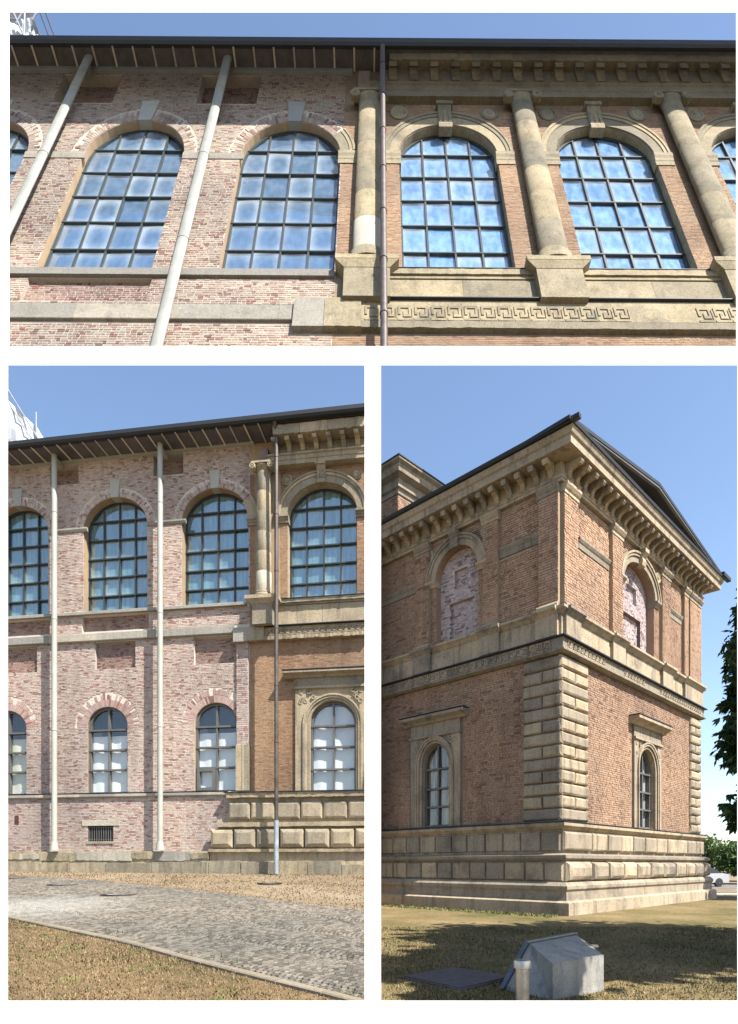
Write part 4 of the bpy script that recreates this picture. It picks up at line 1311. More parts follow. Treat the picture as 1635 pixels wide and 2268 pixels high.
# ------------------------------------------------------------------ corner wing (lower right view)
ZB = .15
CX, CY = 423.5 / 1300 * 18.909, 18.909
a1, a2 = R(-46.5), R(47)
h1 = Vector((math.sin(a1), math.cos(a1), 0)); h2 = Vector((math.sin(a2), math.cos(a2), 0))
FL = Fr((CX, CY, ZB), -h1, (0, 0, 1))        # shaded face, x runs from -8.4 to 0 at the corner
FRt = Fr((CX, CY, ZB), h2, (0, 0, 1))        # sunlit face, x runs from 0 to 13.4
FC = Fr((CX, CY, ZB), (1, 0, 0), (0, 0, 1))
LL, LR = 8.35, 12.7
corner = thing('museum_building', FC.m, 'brick museum corner wing with rusticated quoins, blind niches and bracketed cornice', 'building')
E0 = h1 * LL; E1 = h2 * LR; E2 = E1 + h1 * LL
P2 = lambda v: (v.x, v.y)
path = [P2(E0), (0, 0), P2(E1), P2(E2)]
ST = 'sandstone_br'
def sw(name, prof, mat=ST, parent=None, lab=None):
    return part(name, G().sweep(prof, path), mat, parent or corner, FC)
def face(F, x0, x1, win, niche, sgn):
    """one face: brick below and above, window with surround, niche with pilasters"""
    wc, wa = win; nc, na = niche
    lowh = arch(wc, wa, 3.05, 5.35, .86)
    nh = arch(nc, na, 9.7, 12.35, .98)
    w = part('wall', G().sheet(rect(x0, x1, 2.6, 14.0), [lowh, nh], 0), 'mortar_buff', corner, F)
    part('window_reveal', G().reveal(lowh, 0, .45), ST, w, F)
    part('niche_reveal', G().reveal(nh, 0, .30), 'brick_tan', w, F)
    return w, lowh, nh
NL, NR = (-4.02, .94), (6.05, 1.46)
WL_, WR_ = (-4.98, .64), (6.75, .80)
faces = []
for F, x0, x1, win, niche, pil, strips, qx, seed in (
        (FL, -LL, 0, WL_, NL, [(-5.85, -5.2), (-2.82, -2.22), (-.68, 0)], [(-LL, -5.87), (-2.2, -.7)], (-1.28, .02), 11),
        (FRt, 0, LR, WR_, NR, [(0, .9), (3.45, 4.3), (8.05, 8.95), (10.55, 11.05), (11.25, LR)], [(1.1, 3.4), (9.0, 10.5)], (-.02, 1.72), 12)):
    w, lowh, nh = face(F, x0, x1, win, niche, 0)
    ar = [(win[0], win[1], 3.05, 5.35, .86), (niche[0], niche[1], 9.7, 12.35, .98), (niche[0], niche[1] + .42, 12.3, 12.35, 1.4)]
    sur = (win[0] - win[1] - .62, win[0] + win[1] + .62, 3.0, 7.25)
    qr = [(min(qx), max(qx), 2.9, 8.5)] + ([(11.5, 12.8, 2.9, 8.5)] if seed == 12 else [])
    bricks(w, F, x0, x1, 3.0, 8.4, .078, .24, 'brick_tan', [sur] + qr, ar, proud=.022, singles=300, near=(qx[0] if seed == 11 else qx[1], 5.0))
    bricks(w, F, x0, x1, 9.85, 13.84, .078, .24, 'brick_tan', [(p0, p1, 9.8, 14) for p0, p1 in pil] + [(s_[0], s_[1], 12.2, 12.56) for s_ in strips], ar, proud=.022)
    # lower window and its surround
    window(corner, F, win[0], win[1] - .01, 3.05, 5.35, .85, .20, 2, 4, .07, 'frame_grey', 'glass_low', 'amber_reflection' if seed == 11 else 'curtain_grey', cy=.12, zrows=[3.05, 3.8, 4.5, 5.25, 6.21])
    surround(corner, F, win[0], win[1], 3.03, 5.35, .86, win[1] + .52, 6.45, (6.98, 7.28), ST, seed)
    # niche: pale brick infill with two sunk panels
    y = .30
    px, pw = niche[0], niche[1]
    p1 = rect(px - pw * .34, px + pw * .34, 11.95, 12.65)
    p2 = rect(px - pw * .58, px + pw * .62, 9.72, 11.45)
    inf = part('niche_infill', G().sheet(arch(px, pw, 9.7, 12.35, .98), [p1, p2], y), 'mortar_pale', corner, F)
    for p in (p1, p2):
        part('sunk_panel', G().reveal(p, y, y + .14).sheet(p, [], y + .14), 'brick_white', inf, F)
        bricks(inf, F, p[0][0], p[2][0], p[0][1], p[1][1], .062, .19, 'brick_white', y=y + .14, proud=.012)
    ni = [(px - pw - 3, px - pw + .02, 9, 14), (px + pw - .02, px + pw + 3, 9, 14)]
    top = []
    zz = 9.72
    while zz < 13.3:
        hw = pw if zz < 12.35 else pw * math.sqrt(max(0, 1 - ((zz + .08 - 12.35) / .98) ** 2))
        if hw > .15:
            bricks(inf, F, px - hw, px + hw, zz, zz + .085, .088, .25, 'brick_white', [(p1[0][0], p1[2][0], p1[0][1] - .02, p1[1][1]), (p2[0][0], p2[2][0], p2[0][1] - .02, p2[1][1])], y=y, proud=.016) if False else top.append((px - hw, px + hw, zz))
        zz += .062
    g = G()
    for q0, q1, zz in top:
        x = q0
        while x < q1:
            L = rnd.choice((.19, .19, .1, .1))
            A_, B_ = x, min(x + L - .014, q1)
            x += L
            mz, mx = zz + .026, (A_ + B_) / 2
            if any(p[0][0] < mx < p[2][0] and p[0][1] - .03 < mz < p[1][1] + .02 for p in (p1, p2)): continue
            pr = rnd.uniform(.01, .02)
            g.add([(A_, y + .01, zz), (B_, y + .01, zz), (B_, y + .01, zz + .052), (A_, y + .01, zz + .052), (A_, y - pr, zz), (B_, y - pr, zz), (B_, y - pr, zz + .052), (A_, y - pr, zz + .052)],
                  [(4, 5, 6, 7), (0, 1, 5, 4), (1, 2, 6, 5), (2, 3, 7, 6), (3, 0, 4, 7)])
    part('brickwork', g, 'brick_white', inf, F, kind='stuff')
    for d0, d1, o in ((0, .22, -.08), (.225, .32, -.13), (.325, .40, -.17)):
        part('arch_moulding', G().ring(px, 12.35, pw + d0, .98 + d0, pw + d1, .98 + d1, o, .03), ST, inf, F)
    for sx in (-1, 1):
        e = sorted((px + sx * (pw - .03), px + sx * (pw + .42)))
        part('impost', G().prof([(.25, 12.12), (-.06, 12.12), (-.1, 12.2), (-.18, 12.28), (-.18, 12.36), (.25, 12.36)][::-1], e[0], e[1]), ST, inf, F)
    part('keystone', G().prof([(.02, 13.25), (-.2, 13.25), (-.24, 13.4), (-.2, 13.55), (-.34, 13.72), (-.34, 13.86), (.02, 13.86)][::-1], px - .17, px + .17), ST, inf, F)
    for sx in (-1, 1):
        part('rosette', G().disc([(.05, -.09), (.08, -.05), (.15, -.07), (.19, -.09), (.23, -.06), (.23, .02)], px + sx * (pw + .33), 13.42, 20), ST, inf, F, True)
    # pilasters
    for p0, p1_ in pil:
        pl = part('pilaster', G().box(p0, p1_, -.14, .0, 9.9, 13.6), 'mortar_buff', corner, F)
        bricks(pl, F, p0 + .004, p1_ - .004, 9.92, 13.55, .088, .27, 'brick_tan', y=-.14, proud=.02)
        e0, e1 = (p0 - .05 if p0 > x0 + .1 else p0), (p1_ + .05 if p1_ < x1 - .1 else p1_)
        part('pilaster_capital', G().prof([(.0, 13.56), (-.17, 13.56), (-.17, 13.66), (-.21, 13.7), (-.27, 13.8), (-.27, 13.88), (.0, 13.88)][::-1], e0, e1), ST, pl, F)
        part('pilaster_base', G().prof([(.0, 9.88), (-.24, 9.88), (-.24, 9.96), (-.18, 10.04), (.0, 10.04)][::-1], e0, e1), ST, pl, F)
        part('pedestal', G().box(e0 - .04 if p0 > x0 + .1 else e0, e1 + .04 if p1_ < x1 - .1 else e1, -.22, .0, 8.96, 9.62), ST, pl, F)
        part('pedestal_cap', G().prof([(.0, 9.62), (-.22, 9.62), (-.3, 9.72), (-.38, 9.78), (-.38, 9.875), (.0, 9.875)][::-1], e0 - .1 if p0 > x0 + .1 else e0, e1 + .1 if p1_ < x1 - .1 else e1), ST, pl, F)
    for q0, q1 in strips:
        part('stone_strip', G().prof([(.0, 12.22), (-.04, 12.22), (-.05, 12.38), (-.08, 12.42), (-.12, 12.5), (-.12, 12.55), (.0, 12.55)][::-1], q0, q1), ST, corner, F)
    # quoins
    rows = 13
    for k in range(rows):
        z0, z1 = 3.04 + 5.34 * k / rows, 3.04 + 5.34 * (k + 1) / rows - .035
        q0, q1 = (qx[0], .10) if seed == 11 else (-.10, qx[1])
        cuts = [(q0, q1)] if k % 2 == 0 else [(q0, (q0 + q1) / 2 - .015), ((q0 + q1) / 2 + .015, q1)]
        for u0, u1 in cuts:
            part('quoin', G().pillow(u0, u1, z0, z1, .12 if seed == 12 else .11, .07, .012), ST, corner, F)
        if seed == 12:
            for u0, u1 in ([(11.48, LR + .1)] if k % 2 == 0 else [(11.48, 12.05), (12.08, LR + .1)]):
                part('quoin', G().pillow(u0, u1, z0, z1, .14, .09, .012), ST, corner, F)
    # key pattern
    meander(corner, F, x0 + .1, x1 - .1, 8.52, 8.82, -.2, .26, ST, .03, [] if seed == 11 else [(2.6, 4.2), (6.0, 7.6)])
    # rusticated plinth rows
    o1, o2 = .12, .24
    Fa = Fr(F.m @ Vector((0, -o1, 0)), F.m.col[0].xyz, (0, 0, 1)); Fb = Fr(F.m @ Vector((0, -o2, 0)), F.m.col[0].xyz, (0, 0, 1))
    if seed == 11:
        rustic_row(corner, Fa, x0, .12, 2.04, 2.66, .08, .03, .72, ST, jit=.006, gap=.045)
        rustic_row(corner, Fb, x0, .24, 1.08, 1.68, .09, .05, .72, ST, jit=.01, gap=.05)
    else:
        part('stone_block', G().pillow(-.14, 1.72, 2.04, 2.66, .14, .08, .008), ST, corner, Fa)
        rustic_row(corner, Fa, 1.77, LR + .1, 2.04, 2.66, .15, .07, 1.12, ST, gap=.06)
        part('stone_block', G().pillow(-.26, 1.35, 1.06, 1.68, .24, .18, .015), ST, corner, Fb)
        rustic_row(corner, Fb, 1.40, LR + .2, 1.06, 1.68, .27, .15, 1.18, ST, jit=.018, gap=.06)
    # brackets
    me = console(0, .17, 14.02, 14.5, .12, .68).mesh('console')
    n = round((x1 - x0) / .52)
    for k in range(n + 1):
        xx = x0 + .1 + (x1 - x0 - .4) * k / n
        part('console', me, ST, corner, F, loc=(xx, 0, 0))
sw('base', [(-.1, -.3), (.62, -.3), (.60, .40), (.5, .46), (-.1, .46)])
sw('base', [(-.1, .461), (.46, .461), (.44, .74), (.50, .82), (.50, .92), (.40, 1.04), (-.1, 1.04)])
sw('plinth', [(-.1, 1.041), (.24, 1.041), (.24, 1.70), (-.1, 1.70)])
sw('plinth_ledge', [(-.1, 1.701), (.26, 1.701), (.40, 1.80), (.40, 1.90), (.2, 1.96), (-.1, 1.96)])
sw('plinth', [(-.1, 1.961), (.12, 1.961), (.12, 2.72), (-.1, 2.72)])
sw('plinth_cap', [(-.1, 2.721), (.16, 2.721), (.30, 2.84), (.30, 2.94), (.1, 3.02), (-.1, 3.02)])
sw('flashing', [(-.1, 3.021), (.32, 2.96), (.32, 2.99), (-.1, 3.05)], 'gutter')
sw('frieze', [(-.1, 8.38), (.14, 8.38), (.27, 8.44), (.27, 8.49), (.2, 8.5), (.2, 8.86), (-.1, 8.86)])
sw('flashing', [(-.1, 8.861), (.32, 8.861), (.32, 8.90), (-.1, 8.93)], 'gutter')
sw('dado', [(-.1, 8.931), (.1, 8.931), (.1, 9.62), (-.1, 9.62)])
sw('dado_cap', [(-.1, 9.621), (.12, 9.621), (.2, 9.72), (.28, 9.78), (.28, 9.86), (-.1, 9.87)])
sw('architrave', [(-.1, 13.88), (.14, 13.88), (.14, 13.98), (.17, 13.99), (.17, 14.08), (.22, 14.11), (-.1, 14.11)])
sw('cornice_bed', [(-.1, 14.111), (.12, 14.111), (.12, 14.5), (-.1, 14.5)])
cor = sw('corona', [(-.1, 14.501), (.74, 14.501), (.74, 14.74), (.80, 14.78), (.86, 14.95), (-.1, 14.95)])
# gutters: the one on the shaded side runs past the corner
FLo = G().prof([(-.80, 14.97), (-.93, 14.97), (-.97, 15.02), (-.97, 15.10), (-.80, 15.10)][::-1], -LL, 1.05)
part('gutter', FLo, 'gutter', corner, FL)
part('gutter', G().prof([(-.78, 14.955), (-.90, 14.955), (-.92, 15.05), (-.78, 15.05)][::-1], -.95, LR + .9), 'gutter', corner, FRt)
part('gutter_end', G().box(LR + .4, LR + 1.4, -1.0, -.82, 15.0, 15.16), 'gutter', corner, FRt)
# shallow gabled roof; the dark gable stands back a little from the eaves
apx, apz = 5.9, 16.0
g = G()
prs = []
for dep in (-.86, LL):
    for xx, zz in ((-1.0, 14.99), (apx, apz), (LR + 1.0, 14.99)):
        prs.append((xx, dep, zz))
rf = part('roof', G().add([(x, y, z) for x, y, z in prs] + [(x, y, z + .12) for x, y, z in prs],
          [(0, 3, 4, 1), (1, 4, 5, 2), (6, 7, 10, 9), (7, 8, 11, 10), (0, 1, 7, 6), (1, 2, 8, 7), (3, 9, 10, 4), (4, 10, 11, 5), (0, 6, 9, 3), (2, 5, 11, 8)]), 'gutter', corner, FRt)
part('gable', G().plate([(-.6, 14.97), (apx, apz - .12), (LR + .6, 14.97)], -.35, -.25), 'roof_dark', rf, FRt)
part('verge', G().plate([(-.95, 14.97), (-.82, 14.97), (apx, apz - .09), (LR + .82, 14.97), (LR + .95, 14.97), (apx, apz - .02)], -.84, -.74), 'frame_grey', rf, FRt)
# solid body behind the two faces
part('wall_core', G().sweep([(-1.2, 0), (-.62, 0), (-.62, 14.9), (-1.2, 14.9)], path), 'dark_inside', corner, FC)
part('side_wall', G().sheet(rect(0, LL, 0, 14.9), [], 0), 'brick_tan', corner, Fr(FC.m @ E1, h1, (0, 0, 1)))
# attic block rising behind the roof
AX = Vector((64.5 / 1300 * 29, 29, 0))
at = thing('museum_attic', Matrix.Translation((AX.x, AX.y, 14.5)), 'small brick attic block with heavy stone cornice rising behind the dark eaves', 'building')
FA = Fr((AX.x, AX.y, 0), (1, 0, 0), (0, 0, 1))
ap = [P2(h1 * 1.35), (0, 0), P2(h2 * 5.5), P2(h2 * 5.5 + h1 * 1.35)]
zc = EYE + (1915 - 1013) / 1300 * 28.2
part('wall', G().sweep([(-1.2, 12.5), (0, 12.5), (0, zc - 1.2), (-1.2, zc - 1.2)], ap), 'mortar_buff', at, FA)
FAR = Fr((AX.x, AX.y, 0), h2, (0, 0, 1)); FAL = Fr((AX.x, AX.y, 0), -h1, (0, 0, 1))
bricks(at, FAR, 0, 5.5, 14.6, zc - 1.3, .1, .3, 'brick_tan', proud=.02)
bricks(at, FAL, -1.35, 0, 14.6, zc - 1.3, .1, .3, 'brick_tan', proud=.02)
part('cornice', G().sweep([(-.5, zc - 1.25), (.06, zc - 1.25), (.1, zc - 1.05), (.2, zc - 1.0), (.2, zc - .62), (.5, zc - .5), (.55, zc - .2), (.72, zc - .1), (.72, zc), (-.5, zc)], ap), ST, at, FA)
part('roof', G().sweep([(-1.0, zc + .001), (.76, zc + .001), (.76, zc + .06), (-1.0, zc + .3)], ap), 'gutter', at, FA)

# ------------------------------------------------------------------ sheeted scaffolds
def crumpled(corners, nx, nz, amp, seed):
    r2 = random.Random(seed)
    g = G()
    A, B, C, D = [Vector(p) for p in corners]      # bottom-left, bottom-right, top-right, top-left
    nrm = (B - A).cross(D - A).normalized()
    for back in (0, 1):
        for k in range(nz + 1):
            for i in range(nx + 1):
                u, v = i / nx, k / nz
                p = A * (1 - u) * (1 - v) + B * u * (1 - v) + C * u * v + D * (1 - u) * v
                if not back: g.v.append(tuple(p + nrm * (math.sin(u * 9 + v * 7 + seed) * amp * .5 + r2.uniform(-amp, amp))))
                else: g.v.append(tuple(Vector(g.v[k * (nx + 1) + i]) + nrm * .01))
    N = (nx + 1) * (nz + 1)
    for k in range(nz):
        for i in range(nx):
            q = k * (nx + 1) + i
            g.f.append((q, q + 1, q + nx + 2, q + nx + 1))
            g.f.append((N + q, N + q + nx + 1, N + q + nx + 2, N + q + 1))
    return g

# behind the roof of the whole front
Y = 26.6
def sq(x, z, dy=0.0): return (x * .858, Y + dy, EYE + (z - EYE) * .858)
sc = thing('scaffold', Matrix.Translation((-16.8, Y, 15.5)), 'white sheeted scaffold behind the eaves at the pale end of the patched front', 'scaffold')
part('sheeting', crumpled([sq(-22.5, 17), sq(-17.5, 17), sq(-17.7, 25.0), sq(-22.5, 29.4)], 16, 14, .09, 1), 'sheet_white', sc)
part('sheeting', crumpled([sq(-17.5, 17), sq(-16.6, 17, 2), sq(-16.7, 23.5, 2), sq(-17.7, 25.0)], 6, 10, .07, 2), 'sheet_white', sc)
for dz in (0, .62):
    part('rail', G().tube([sq(-22.5, 31.0 + dz, -.1), sq(-19.3, 26.6 + dz, -.1), sq(-16.7, 22.4 + dz, -.1)], .03, 8), 'tube_grey', sc)
for x, zt in ((-19.05, 28.0), (-17.55, 25.6)):
    part('standard', G().tube([sq(x, 15.5, -.05), sq(x, zt, -.05)], .035, 8), 'tube_grey', sc)
# behind the roof of the tilted upper front
sc2 = thing('scaffold', Matrix.Translation((-28, 45, 55)), 'crumpled white scaffold sheeting and dark bay above the gutter of the upper storey', 'scaffold')
part('dark_bay', G().add([(-29.66, 45.5, 66.67), (-25.88, 45.5, 66.67), (-26.16, 45.5, 68.6), (-29.66, 45.5, 68.6)] + [(-30.31, 46.5, 68.1), (-26.45, 46.5, 68.1), (-26.74, 46.5, 70.07), (-30.31, 46.5, 70.07)],
     [(0, 1, 2, 3), (7, 6, 5, 4), (0, 4, 5, 1), (1, 5, 6, 2), (2, 6, 7, 3), (3, 7, 4, 0)]), 'roof_dark', sc2)
part('sheeting', crumpled([(-29.34, 45.0, 63.88), (-24.7, 45.0, 63.88), (-25.67, 45.0, 66.38), (-29.34, 45.0, 66.38)], 16, 10, .22, 5), 'sheet_white', sc2)
part('sheeting', crumpled([(-26.55, 44.4, 63.4), (-24.33, 44.4, 63.4), (-25.33, 44.4, 65.58), (-25.67, 44.4, 65.11)], 8, 8, .2, 6), 'sheet_white', sc2)
for p0, p1 in (((-26.79, 44, 65.89), (-25.81, 44, 63.72)), ((-25.84, 44, 65.89), (-26.45, 44, 64.81)), ((-25.81, 44, 65.89), (-25.84, 44, 63.86)), ((-27.33, 44, 65.11), (-26.45, 44, 65.11)), ((-24.83, 44, 65.75), (-25.23, 44, 65.08))):
    part('brace', G().tube([p0, p1], .075, 8), 'tube_grey', sc2)
for p0, p1 in (((-24.65, 43.8, 65.6), (-23.7, 43.8, 63.07)), ((-24.24, 43.8, 65.6), (-23.3, 43.8, 63.07))):
    part('cable', G().tube([p0, p1], .05, 8), 'gutter', sc2)
# added panel, out of view, that casts the shadow line on the upper storey
part('shade_panel', G().box(-30, 38, -4.52, -4.5, 20.7, 34.5), 'shade_sheet', sc2, FT)
for x in (-29.5, 37.5):
    part('shade_panel_strut', G().tube([(x, -4.5, 34), (x, 2.5, 44)], .06, 8), 'tube_grey', sc2, FT)

# ------------------------------------------------------------------ lawn furniture of the corner view
cb = thing('utility_cabinet', Matrix.Translation((2.4, 7.5, .15)), 'weathered grey concrete cabinet with slanted top in the shade of the lawn', 'cabinet')
body = [(1.74, 7.42, .1), (2.16, 6.9, .1), (2.96, 7.4, .1), (2.82, 8.25, .1), (1.74, 7.42, .22), (2.16, 6.9, .585), (2.96, 7.4, .605), (2.85, 8.05, .785), (2.06, 7.55, .735)]
part('body', G().add(body, [(0, 1, 5, 8, 4), (1, 2, 6, 5), (2, 3, 7, 6), (5, 6, 7, 8), (0, 4, 8, 7, 3)]), 'cabinet', cb)
part('lid', G().add([(1.69, 7.38, .19), (2.05, 7.53, .745), (2.86, 8.06, .797), (2.5, 8.2, .19), (1.65, 7.43, .19), (2.02, 7.60, .765), (2.83, 8.13, .815), (2.46, 8.27, .19)],
     [(0, 1, 2, 3), (7, 6, 5, 4), (0, 4, 5, 1), (1, 5, 6, 2), (2, 6, 7, 3), (3, 7, 4, 0)]), 'cabinet_lid', cb)
part('edge_strip', G().tube([(2.05, 7.53, .757), (2.86, 8.06, .808)], .012, 6), 'steel_bright', cb)
part('hasp', G().box(2.93, 3.02, 7.72, 7.78, .66, .69), 'steel_bright', cb)
pt = thing('post', Matrix.Translation((1.62, 6.2, .15)), 'short round steel post with a collar at its top beside the concrete cabinet', 'post')
part('tube', G().lathe([(.072, .1), (.072, .66)], 1.62, 6.2, 20), 'steel_bright', pt, None, True)
part('collar', G().lathe([(.078, .655), (.092, .66), (.092, .715), (.085, .74), (.07, .745)], 1.62, 6.2, 20), 'steel_bright', pt, None, True)
hp = [(.49, 8.2), (1.27, 8.9), (2.0, 8.2), (1.16, 7.42)]
ht = thing('access_hatch', Matrix.Translation((1.2, 8.15, .15)), 'flat dark metal hatch set in the lawn beside the concrete cabinet', 'hatch')
g = G()
part('lid', g.add([(x, y, .16) for x, y in hp] + [(x, y, .195) for x, y in hp], [(4, 5, 6, 7), (0, 1, 5, 4), (1, 2, 6, 5), (2, 3, 7, 6), (3, 0, 4, 7)]), 'hatch', ht)
c0 = Vector((1.23, 8.18))
hq = [tuple(c0 + (Vector(p) - c0) * 1.05) for p in hp]
part('rim', G().add([(x, y, .15) for x, y in hp] + [(x, y, .15) for x, y in hq] + [(x, y, .18) for x, y in hp] + [(x, y, .18) for x, y in hq],
     [(8 + i, 8 + (i + 1) % 4, 12 + (i + 1) % 4, 12 + i) for i in range(4)] + [(4 + i, 4 + (i + 1) % 4, 12 + (i + 1) % 4, 12 + i) for i in range(4)]), 'frame_grey', ht)

# ------------------------------------------------------------------ trees
def leaf_fan(size, r2, n=5):
    """palmate leaf of n drooping leaflets"""
    vs, fs = [], []
    for k in range(n):
        a = (k - (n - 1) / 2) * .62
        L = size * (1 - .28 * abs(k - (n - 1) / 2) / ((n - 1) / 2))
        w = L * .2
        d = Vector((math.sin(a), math.cos(a), 0)); s = Vector((math.cos(a), -math.sin(a), 0))
        b = len(vs)
        for p in (Vector((0, 0, 0)), d * L * .62 + s * w + Vector((0, 0, -.03 * L)), d * L + Vector((0, 0, -.28 * L)), d * L * .62 - s * w + Vector((0, 0, -.03 * L))):
            vs.append(p)
        fs.append((b, b + 1, b + 2, b + 3))
    return vs, fs

def tree(name, label, base, trunk_h, tr, blobs, nleaf, size, mat, group=None, singles=0, key=None, palmate=True, seed=1):
    r2 = random.Random(seed)
    t = thing(name, Matrix.Translation(base), label, 'tree', group)
    bx, by, bz = base
    trunk = part('trunk', G().tube([(bx, by, bz - .1), (bx + .05, by, bz + trunk_h * .5), (bx + .02, by + .05, bz + trunk_h)], [tr * 1.3, tr, tr * .75], 12), 'bark', t, None, True)
    for (cx, cy, cz, rx, ry, rz) in blobs:
        m = Vector((cx, cy, cz))
        s = Vector((bx, by, min(bz + trunk_h, cz - .1) - .2))
        part('limb', G().tube([s, s.lerp(m, .5) + Vector((0, 0, .15)), m], [tr * .5, tr * .28, tr * .08], 8), 'bark', trunk, None, True)
    vol = [rx * ry * rz for *_, rx, ry, rz in blobs]
    tot = sum(v ** .75 for v in vol)
    g = G()
    sing = []
    for bi, (cx, cy, cz, rx, ry, rz) in enumerate(blobs):
        near = palmate and cz < 6.5 and cy > 8
        n = int(nleaf * vol[bi] ** .75 / tot * (11 if near else 1))
        subs = []
        for q in range(max(4, n // 26)):
            d = Vector((r2.gauss(0, 1), r2.gauss(0, 1), r2.gauss(0, 1))).normalized() * r2.uniform(.45, 1.0)
            subs.append(Vector((cx + d.x * rx, cy + d.y * ry, cz + d.z * rz)))
        for q in range(n):
            s = r2.choice(subs)
            p = s + Vector((r2.gauss(0, 1), r2.gauss(0, 1), r2.gauss(0, .75))) * min(rx, ry, rz) * .17
            sz = size * r2.uniform(.7, 1.25) * (1 if near or not palmate else 2.0)
            vs, fs = leaf_fan(sz, r2, 5 if palmate else 3)
            rot = Matrix.Rotation(r2.uniform(0, 6.28), 3, 'Z') @ Matrix.Rotation(r2.gauss(-.5, .5), 3, 'X') @ Matrix.Rotation(r2.gauss(0, .4), 3, 'Y')
            sing.append((key(p) if key else 0, p, rot, sz, vs, fs))
    if singles:
        sing.sort(key=lambda q: q[0])
        base_vs, base_fs = leaf_fan(1.0, r2)
        me = G().add([tuple(v) for v in base_vs], base_fs).mesh('leaf')
        me.materials.append(M[mat])
    for i, (_, p, rot, sz, vs, fs) in enumerate(sing):
        if i < singles:
            o = part('leaf', me, mat, t, loc=tuple(p))
            o.rotation_euler = rot.to_euler()
            o.scale = (sz, sz, sz)
        else:
            g.add([tuple(rot @ v + p) for v in vs], fs)
    part('crown', g, mat, t, kind='stuff')
    return t

tree('chestnut_tree', 'broad dark green chestnut tree whose low branches hang beside the sunlit museum corner', (8.9, 8.6, .15), 3.4, .28,
     [(9.2, 8.0, 8.4, 3.2, 2.8, 2.6), (8.3, 6.4, 8.2, 2.2, 2.0, 1.8), (10.4, 9.5, 7.0, 3.0, 3.0, 2.6), (6.3, 5.6, 7.6, 1.6, 1.2, 1.4),
      (6.32, 8.9, 2.6, .7, .8, .6), (6.15, 8.7, 3.7, .8, .8, .6), (6.2, 8.6, 4.9, .8, .8, .7), (6.4, 8.8, 5.7, .7, .8, .5), (6.3, 8.8, 4.3, .7, .7, .6), (6.3, 8.8, 5.5, .7, .7, .5), (7.0, 8.8, 3.4, .8, .9, 1.4), (6.6, 9.0, 2.1, .6, .7, .4), (5.0, 4.8, 6.2, 1.2, .9, 1.0), (4.5, 4.4, 5.2, .8, .8, .8), (5.6, 4.6, 7.0, .8, .8, .8)],
     15000, .16, 'leaf', singles=300, key=lambda p: abs(p.x / p.y - .62) * 4 + p.z * .1 + p.y * .02, seed=4)
for i, (x, y, h, r, lab) in enumerate(((31, 48, 3.4, 2.6, 'bright green bushy tree behind the parked cars'), (38.5, 54, 6.5, 3.8, 'taller mid green tree standing beyond the parked cars'), (33, 60, 4.6, 3.4, 'pale green tree in the row farthest beyond the lawn'))):
    tree('park_tree', lab, (x, y, .15), h * .35, .14,
         [(x, y, h * .68, r, r, h * .42), (x - r * .5, y - .3, h * .5, r * .6, r * .6, h * .3), (x + r * .5, y, h * .6, r * .7, r * .7, h * .36)], 2600, .42, 'leaf_light', 'trees beyond the lawn', palmate=False, seed=20 + i)

tree('linden_tree', 'linden tree past the edge of the lawn, shading the far end of the brick wing', (21.2, 24.2, .15), 3.2, .22,
     [(20.6, 24.4, 6.6, 1.9, 1.8, 2.0), (22.4, 24.0, 7.6, 2.4, 2.2, 2.2), (20.0, 24.6, 5.0, 1.1, 1.2, 1.0)], 5200, .3, 'leaf', palmate=False, seed=9)
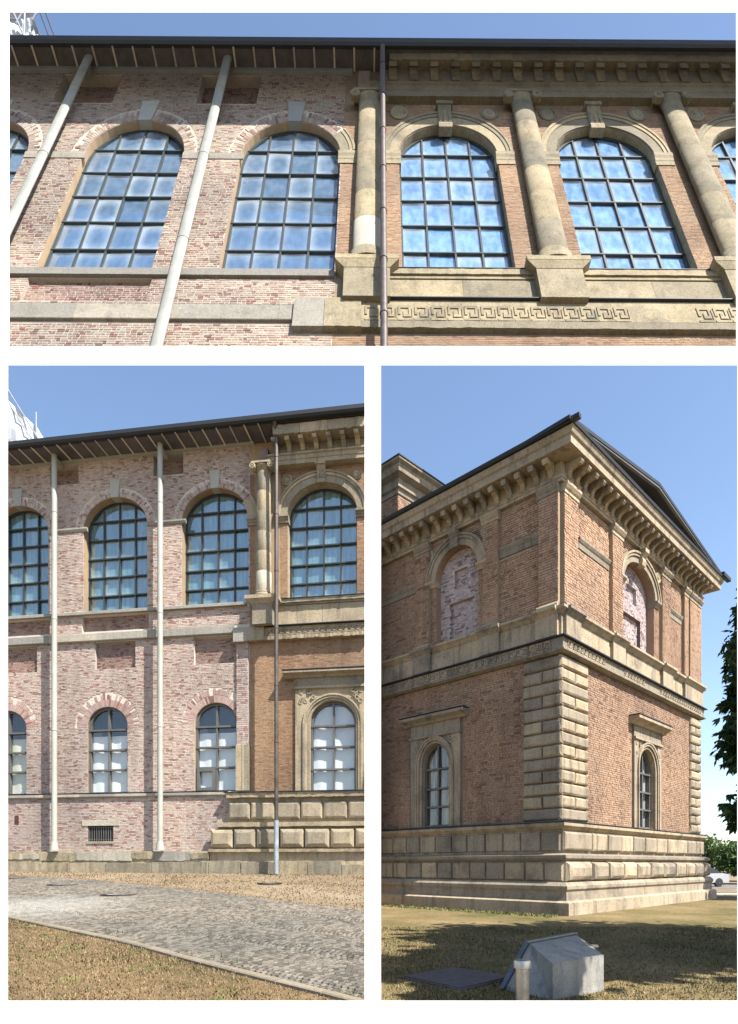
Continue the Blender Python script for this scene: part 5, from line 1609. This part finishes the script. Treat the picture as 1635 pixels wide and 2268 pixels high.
# ------------------------------------------------------------------ parked cars and the street beyond the lawn
sheet_poly('street', [(16, 38.5), (90, 38.5), (90, 46), (16, 46)], 'asphalt', .008, 4.0, label='grey street with parked cars beyond the lawn')
sheet_poly('path', [(17.2, 31.0), (70, 31.0), (70, 32.6), (17.8, 32.6)], 'path', .012, 4.0, label='pale gravel path past the far end of the brick wing')
def car(x, y, rz, paint, label):
    m = Matrix.Translation((x, y, .16)) @ Matrix.Rotation(rz, 4, 'Z')
    t = thing('parked_car', m, label, 'car', 'cars parked on the street beyond the lawn')
    F = Fr((0, 0, 0), (1, 0, 0), (0, 0, 1)); F.m = m
    W = .88
    side = [(-2.1, .3), (-2.12, .62), (-2.0, .86), (-1.2, .93), (-.55, 1.38), (.75, 1.42), (1.55, .98), (2.02, .9), (2.12, .6), (2.08, .3)]
    lower = [(-2.1, .3), (-2.12, .62), (-2.0, .86), (-1.2, .93), (1.6, .97), (2.02, .9), (2.12, .6), (2.08, .3)]
    part('body', G().plate(lower, -W, W), paint, t, F)
    n = G()
    cab = [(-1.2, .931), (-.55, 1.38), (.75, 1.42), (1.58, .971)]
    cabi = [(-1.2, W - .03, .931), (-.55, W - .2, 1.38), (.75, W - .2, 1.42), (1.58, W - .03, .971)]
    n.add([(a, -b, c) for a, b, c in cabi] + [(a, b, c) for a, b, c in cabi], [(0, 1, 2, 3), (7, 6, 5, 4), (0, 4, 5, 1), (1, 5, 6, 2), (2, 6, 7, 3)])
    part('cabin_glass', n, 'car_glass', t, F)
    part('roof', G().add([(-.58, -W + .2, 1.385), (.78, -W + .2, 1.425), (.78, W - .2, 1.425), (-.58, W - .2, 1.385), (-.5, -W + .24, 1.44), (.7, -W + .24, 1.475), (.7, W - .24, 1.475), (-.5, W - .24, 1.44)],
         [(0, 1, 5, 4), (1, 2, 6, 5), (2, 3, 7, 6), (3, 0, 4, 7), (4, 5, 6, 7)]), paint, t, F)
    for sx in (-1.3, 1.3):
        for sy in (-1, 1):
            w = part('wheel', G().disc([(.12, sy * W - .02), (.24, sy * W - .02), (.31, sy * (W + .01) - .0), (.31, sy * (W - .2))], sx, .31, 18), 'tyre', t, F, True)
            part('rim', G().disc([(.05, sy * (W + .02)), (.2, sy * (W + .015)), (.2, sy * (W - .05))], sx, .31, 14), 'tube_grey', w, F)
    for sy in (-1, 1):
        part('headlight', G().box(-2.13, -2.05, sy * .62 - .14, sy * .62 + .14, .62, .76), 'steel_bright', t, F)
        part('tail_light', G().box(2.05, 2.13, sy * .66 - .12, sy * .66 + .12, .66, .84), 'lamp_red', t, F)
        part('mirror', G().box(-.98, -.82, sy * (W + .06) - .07, sy * (W + .06) + .07, .96, 1.08), paint, t, F)
car(23.6, 42.6, R(8), 'car_white', 'white car parked nearest the brick wing on the street')
car(29.4, 40.2, R(6), 'car_dark', 'dark car parked in front of the bright green bushy tree')
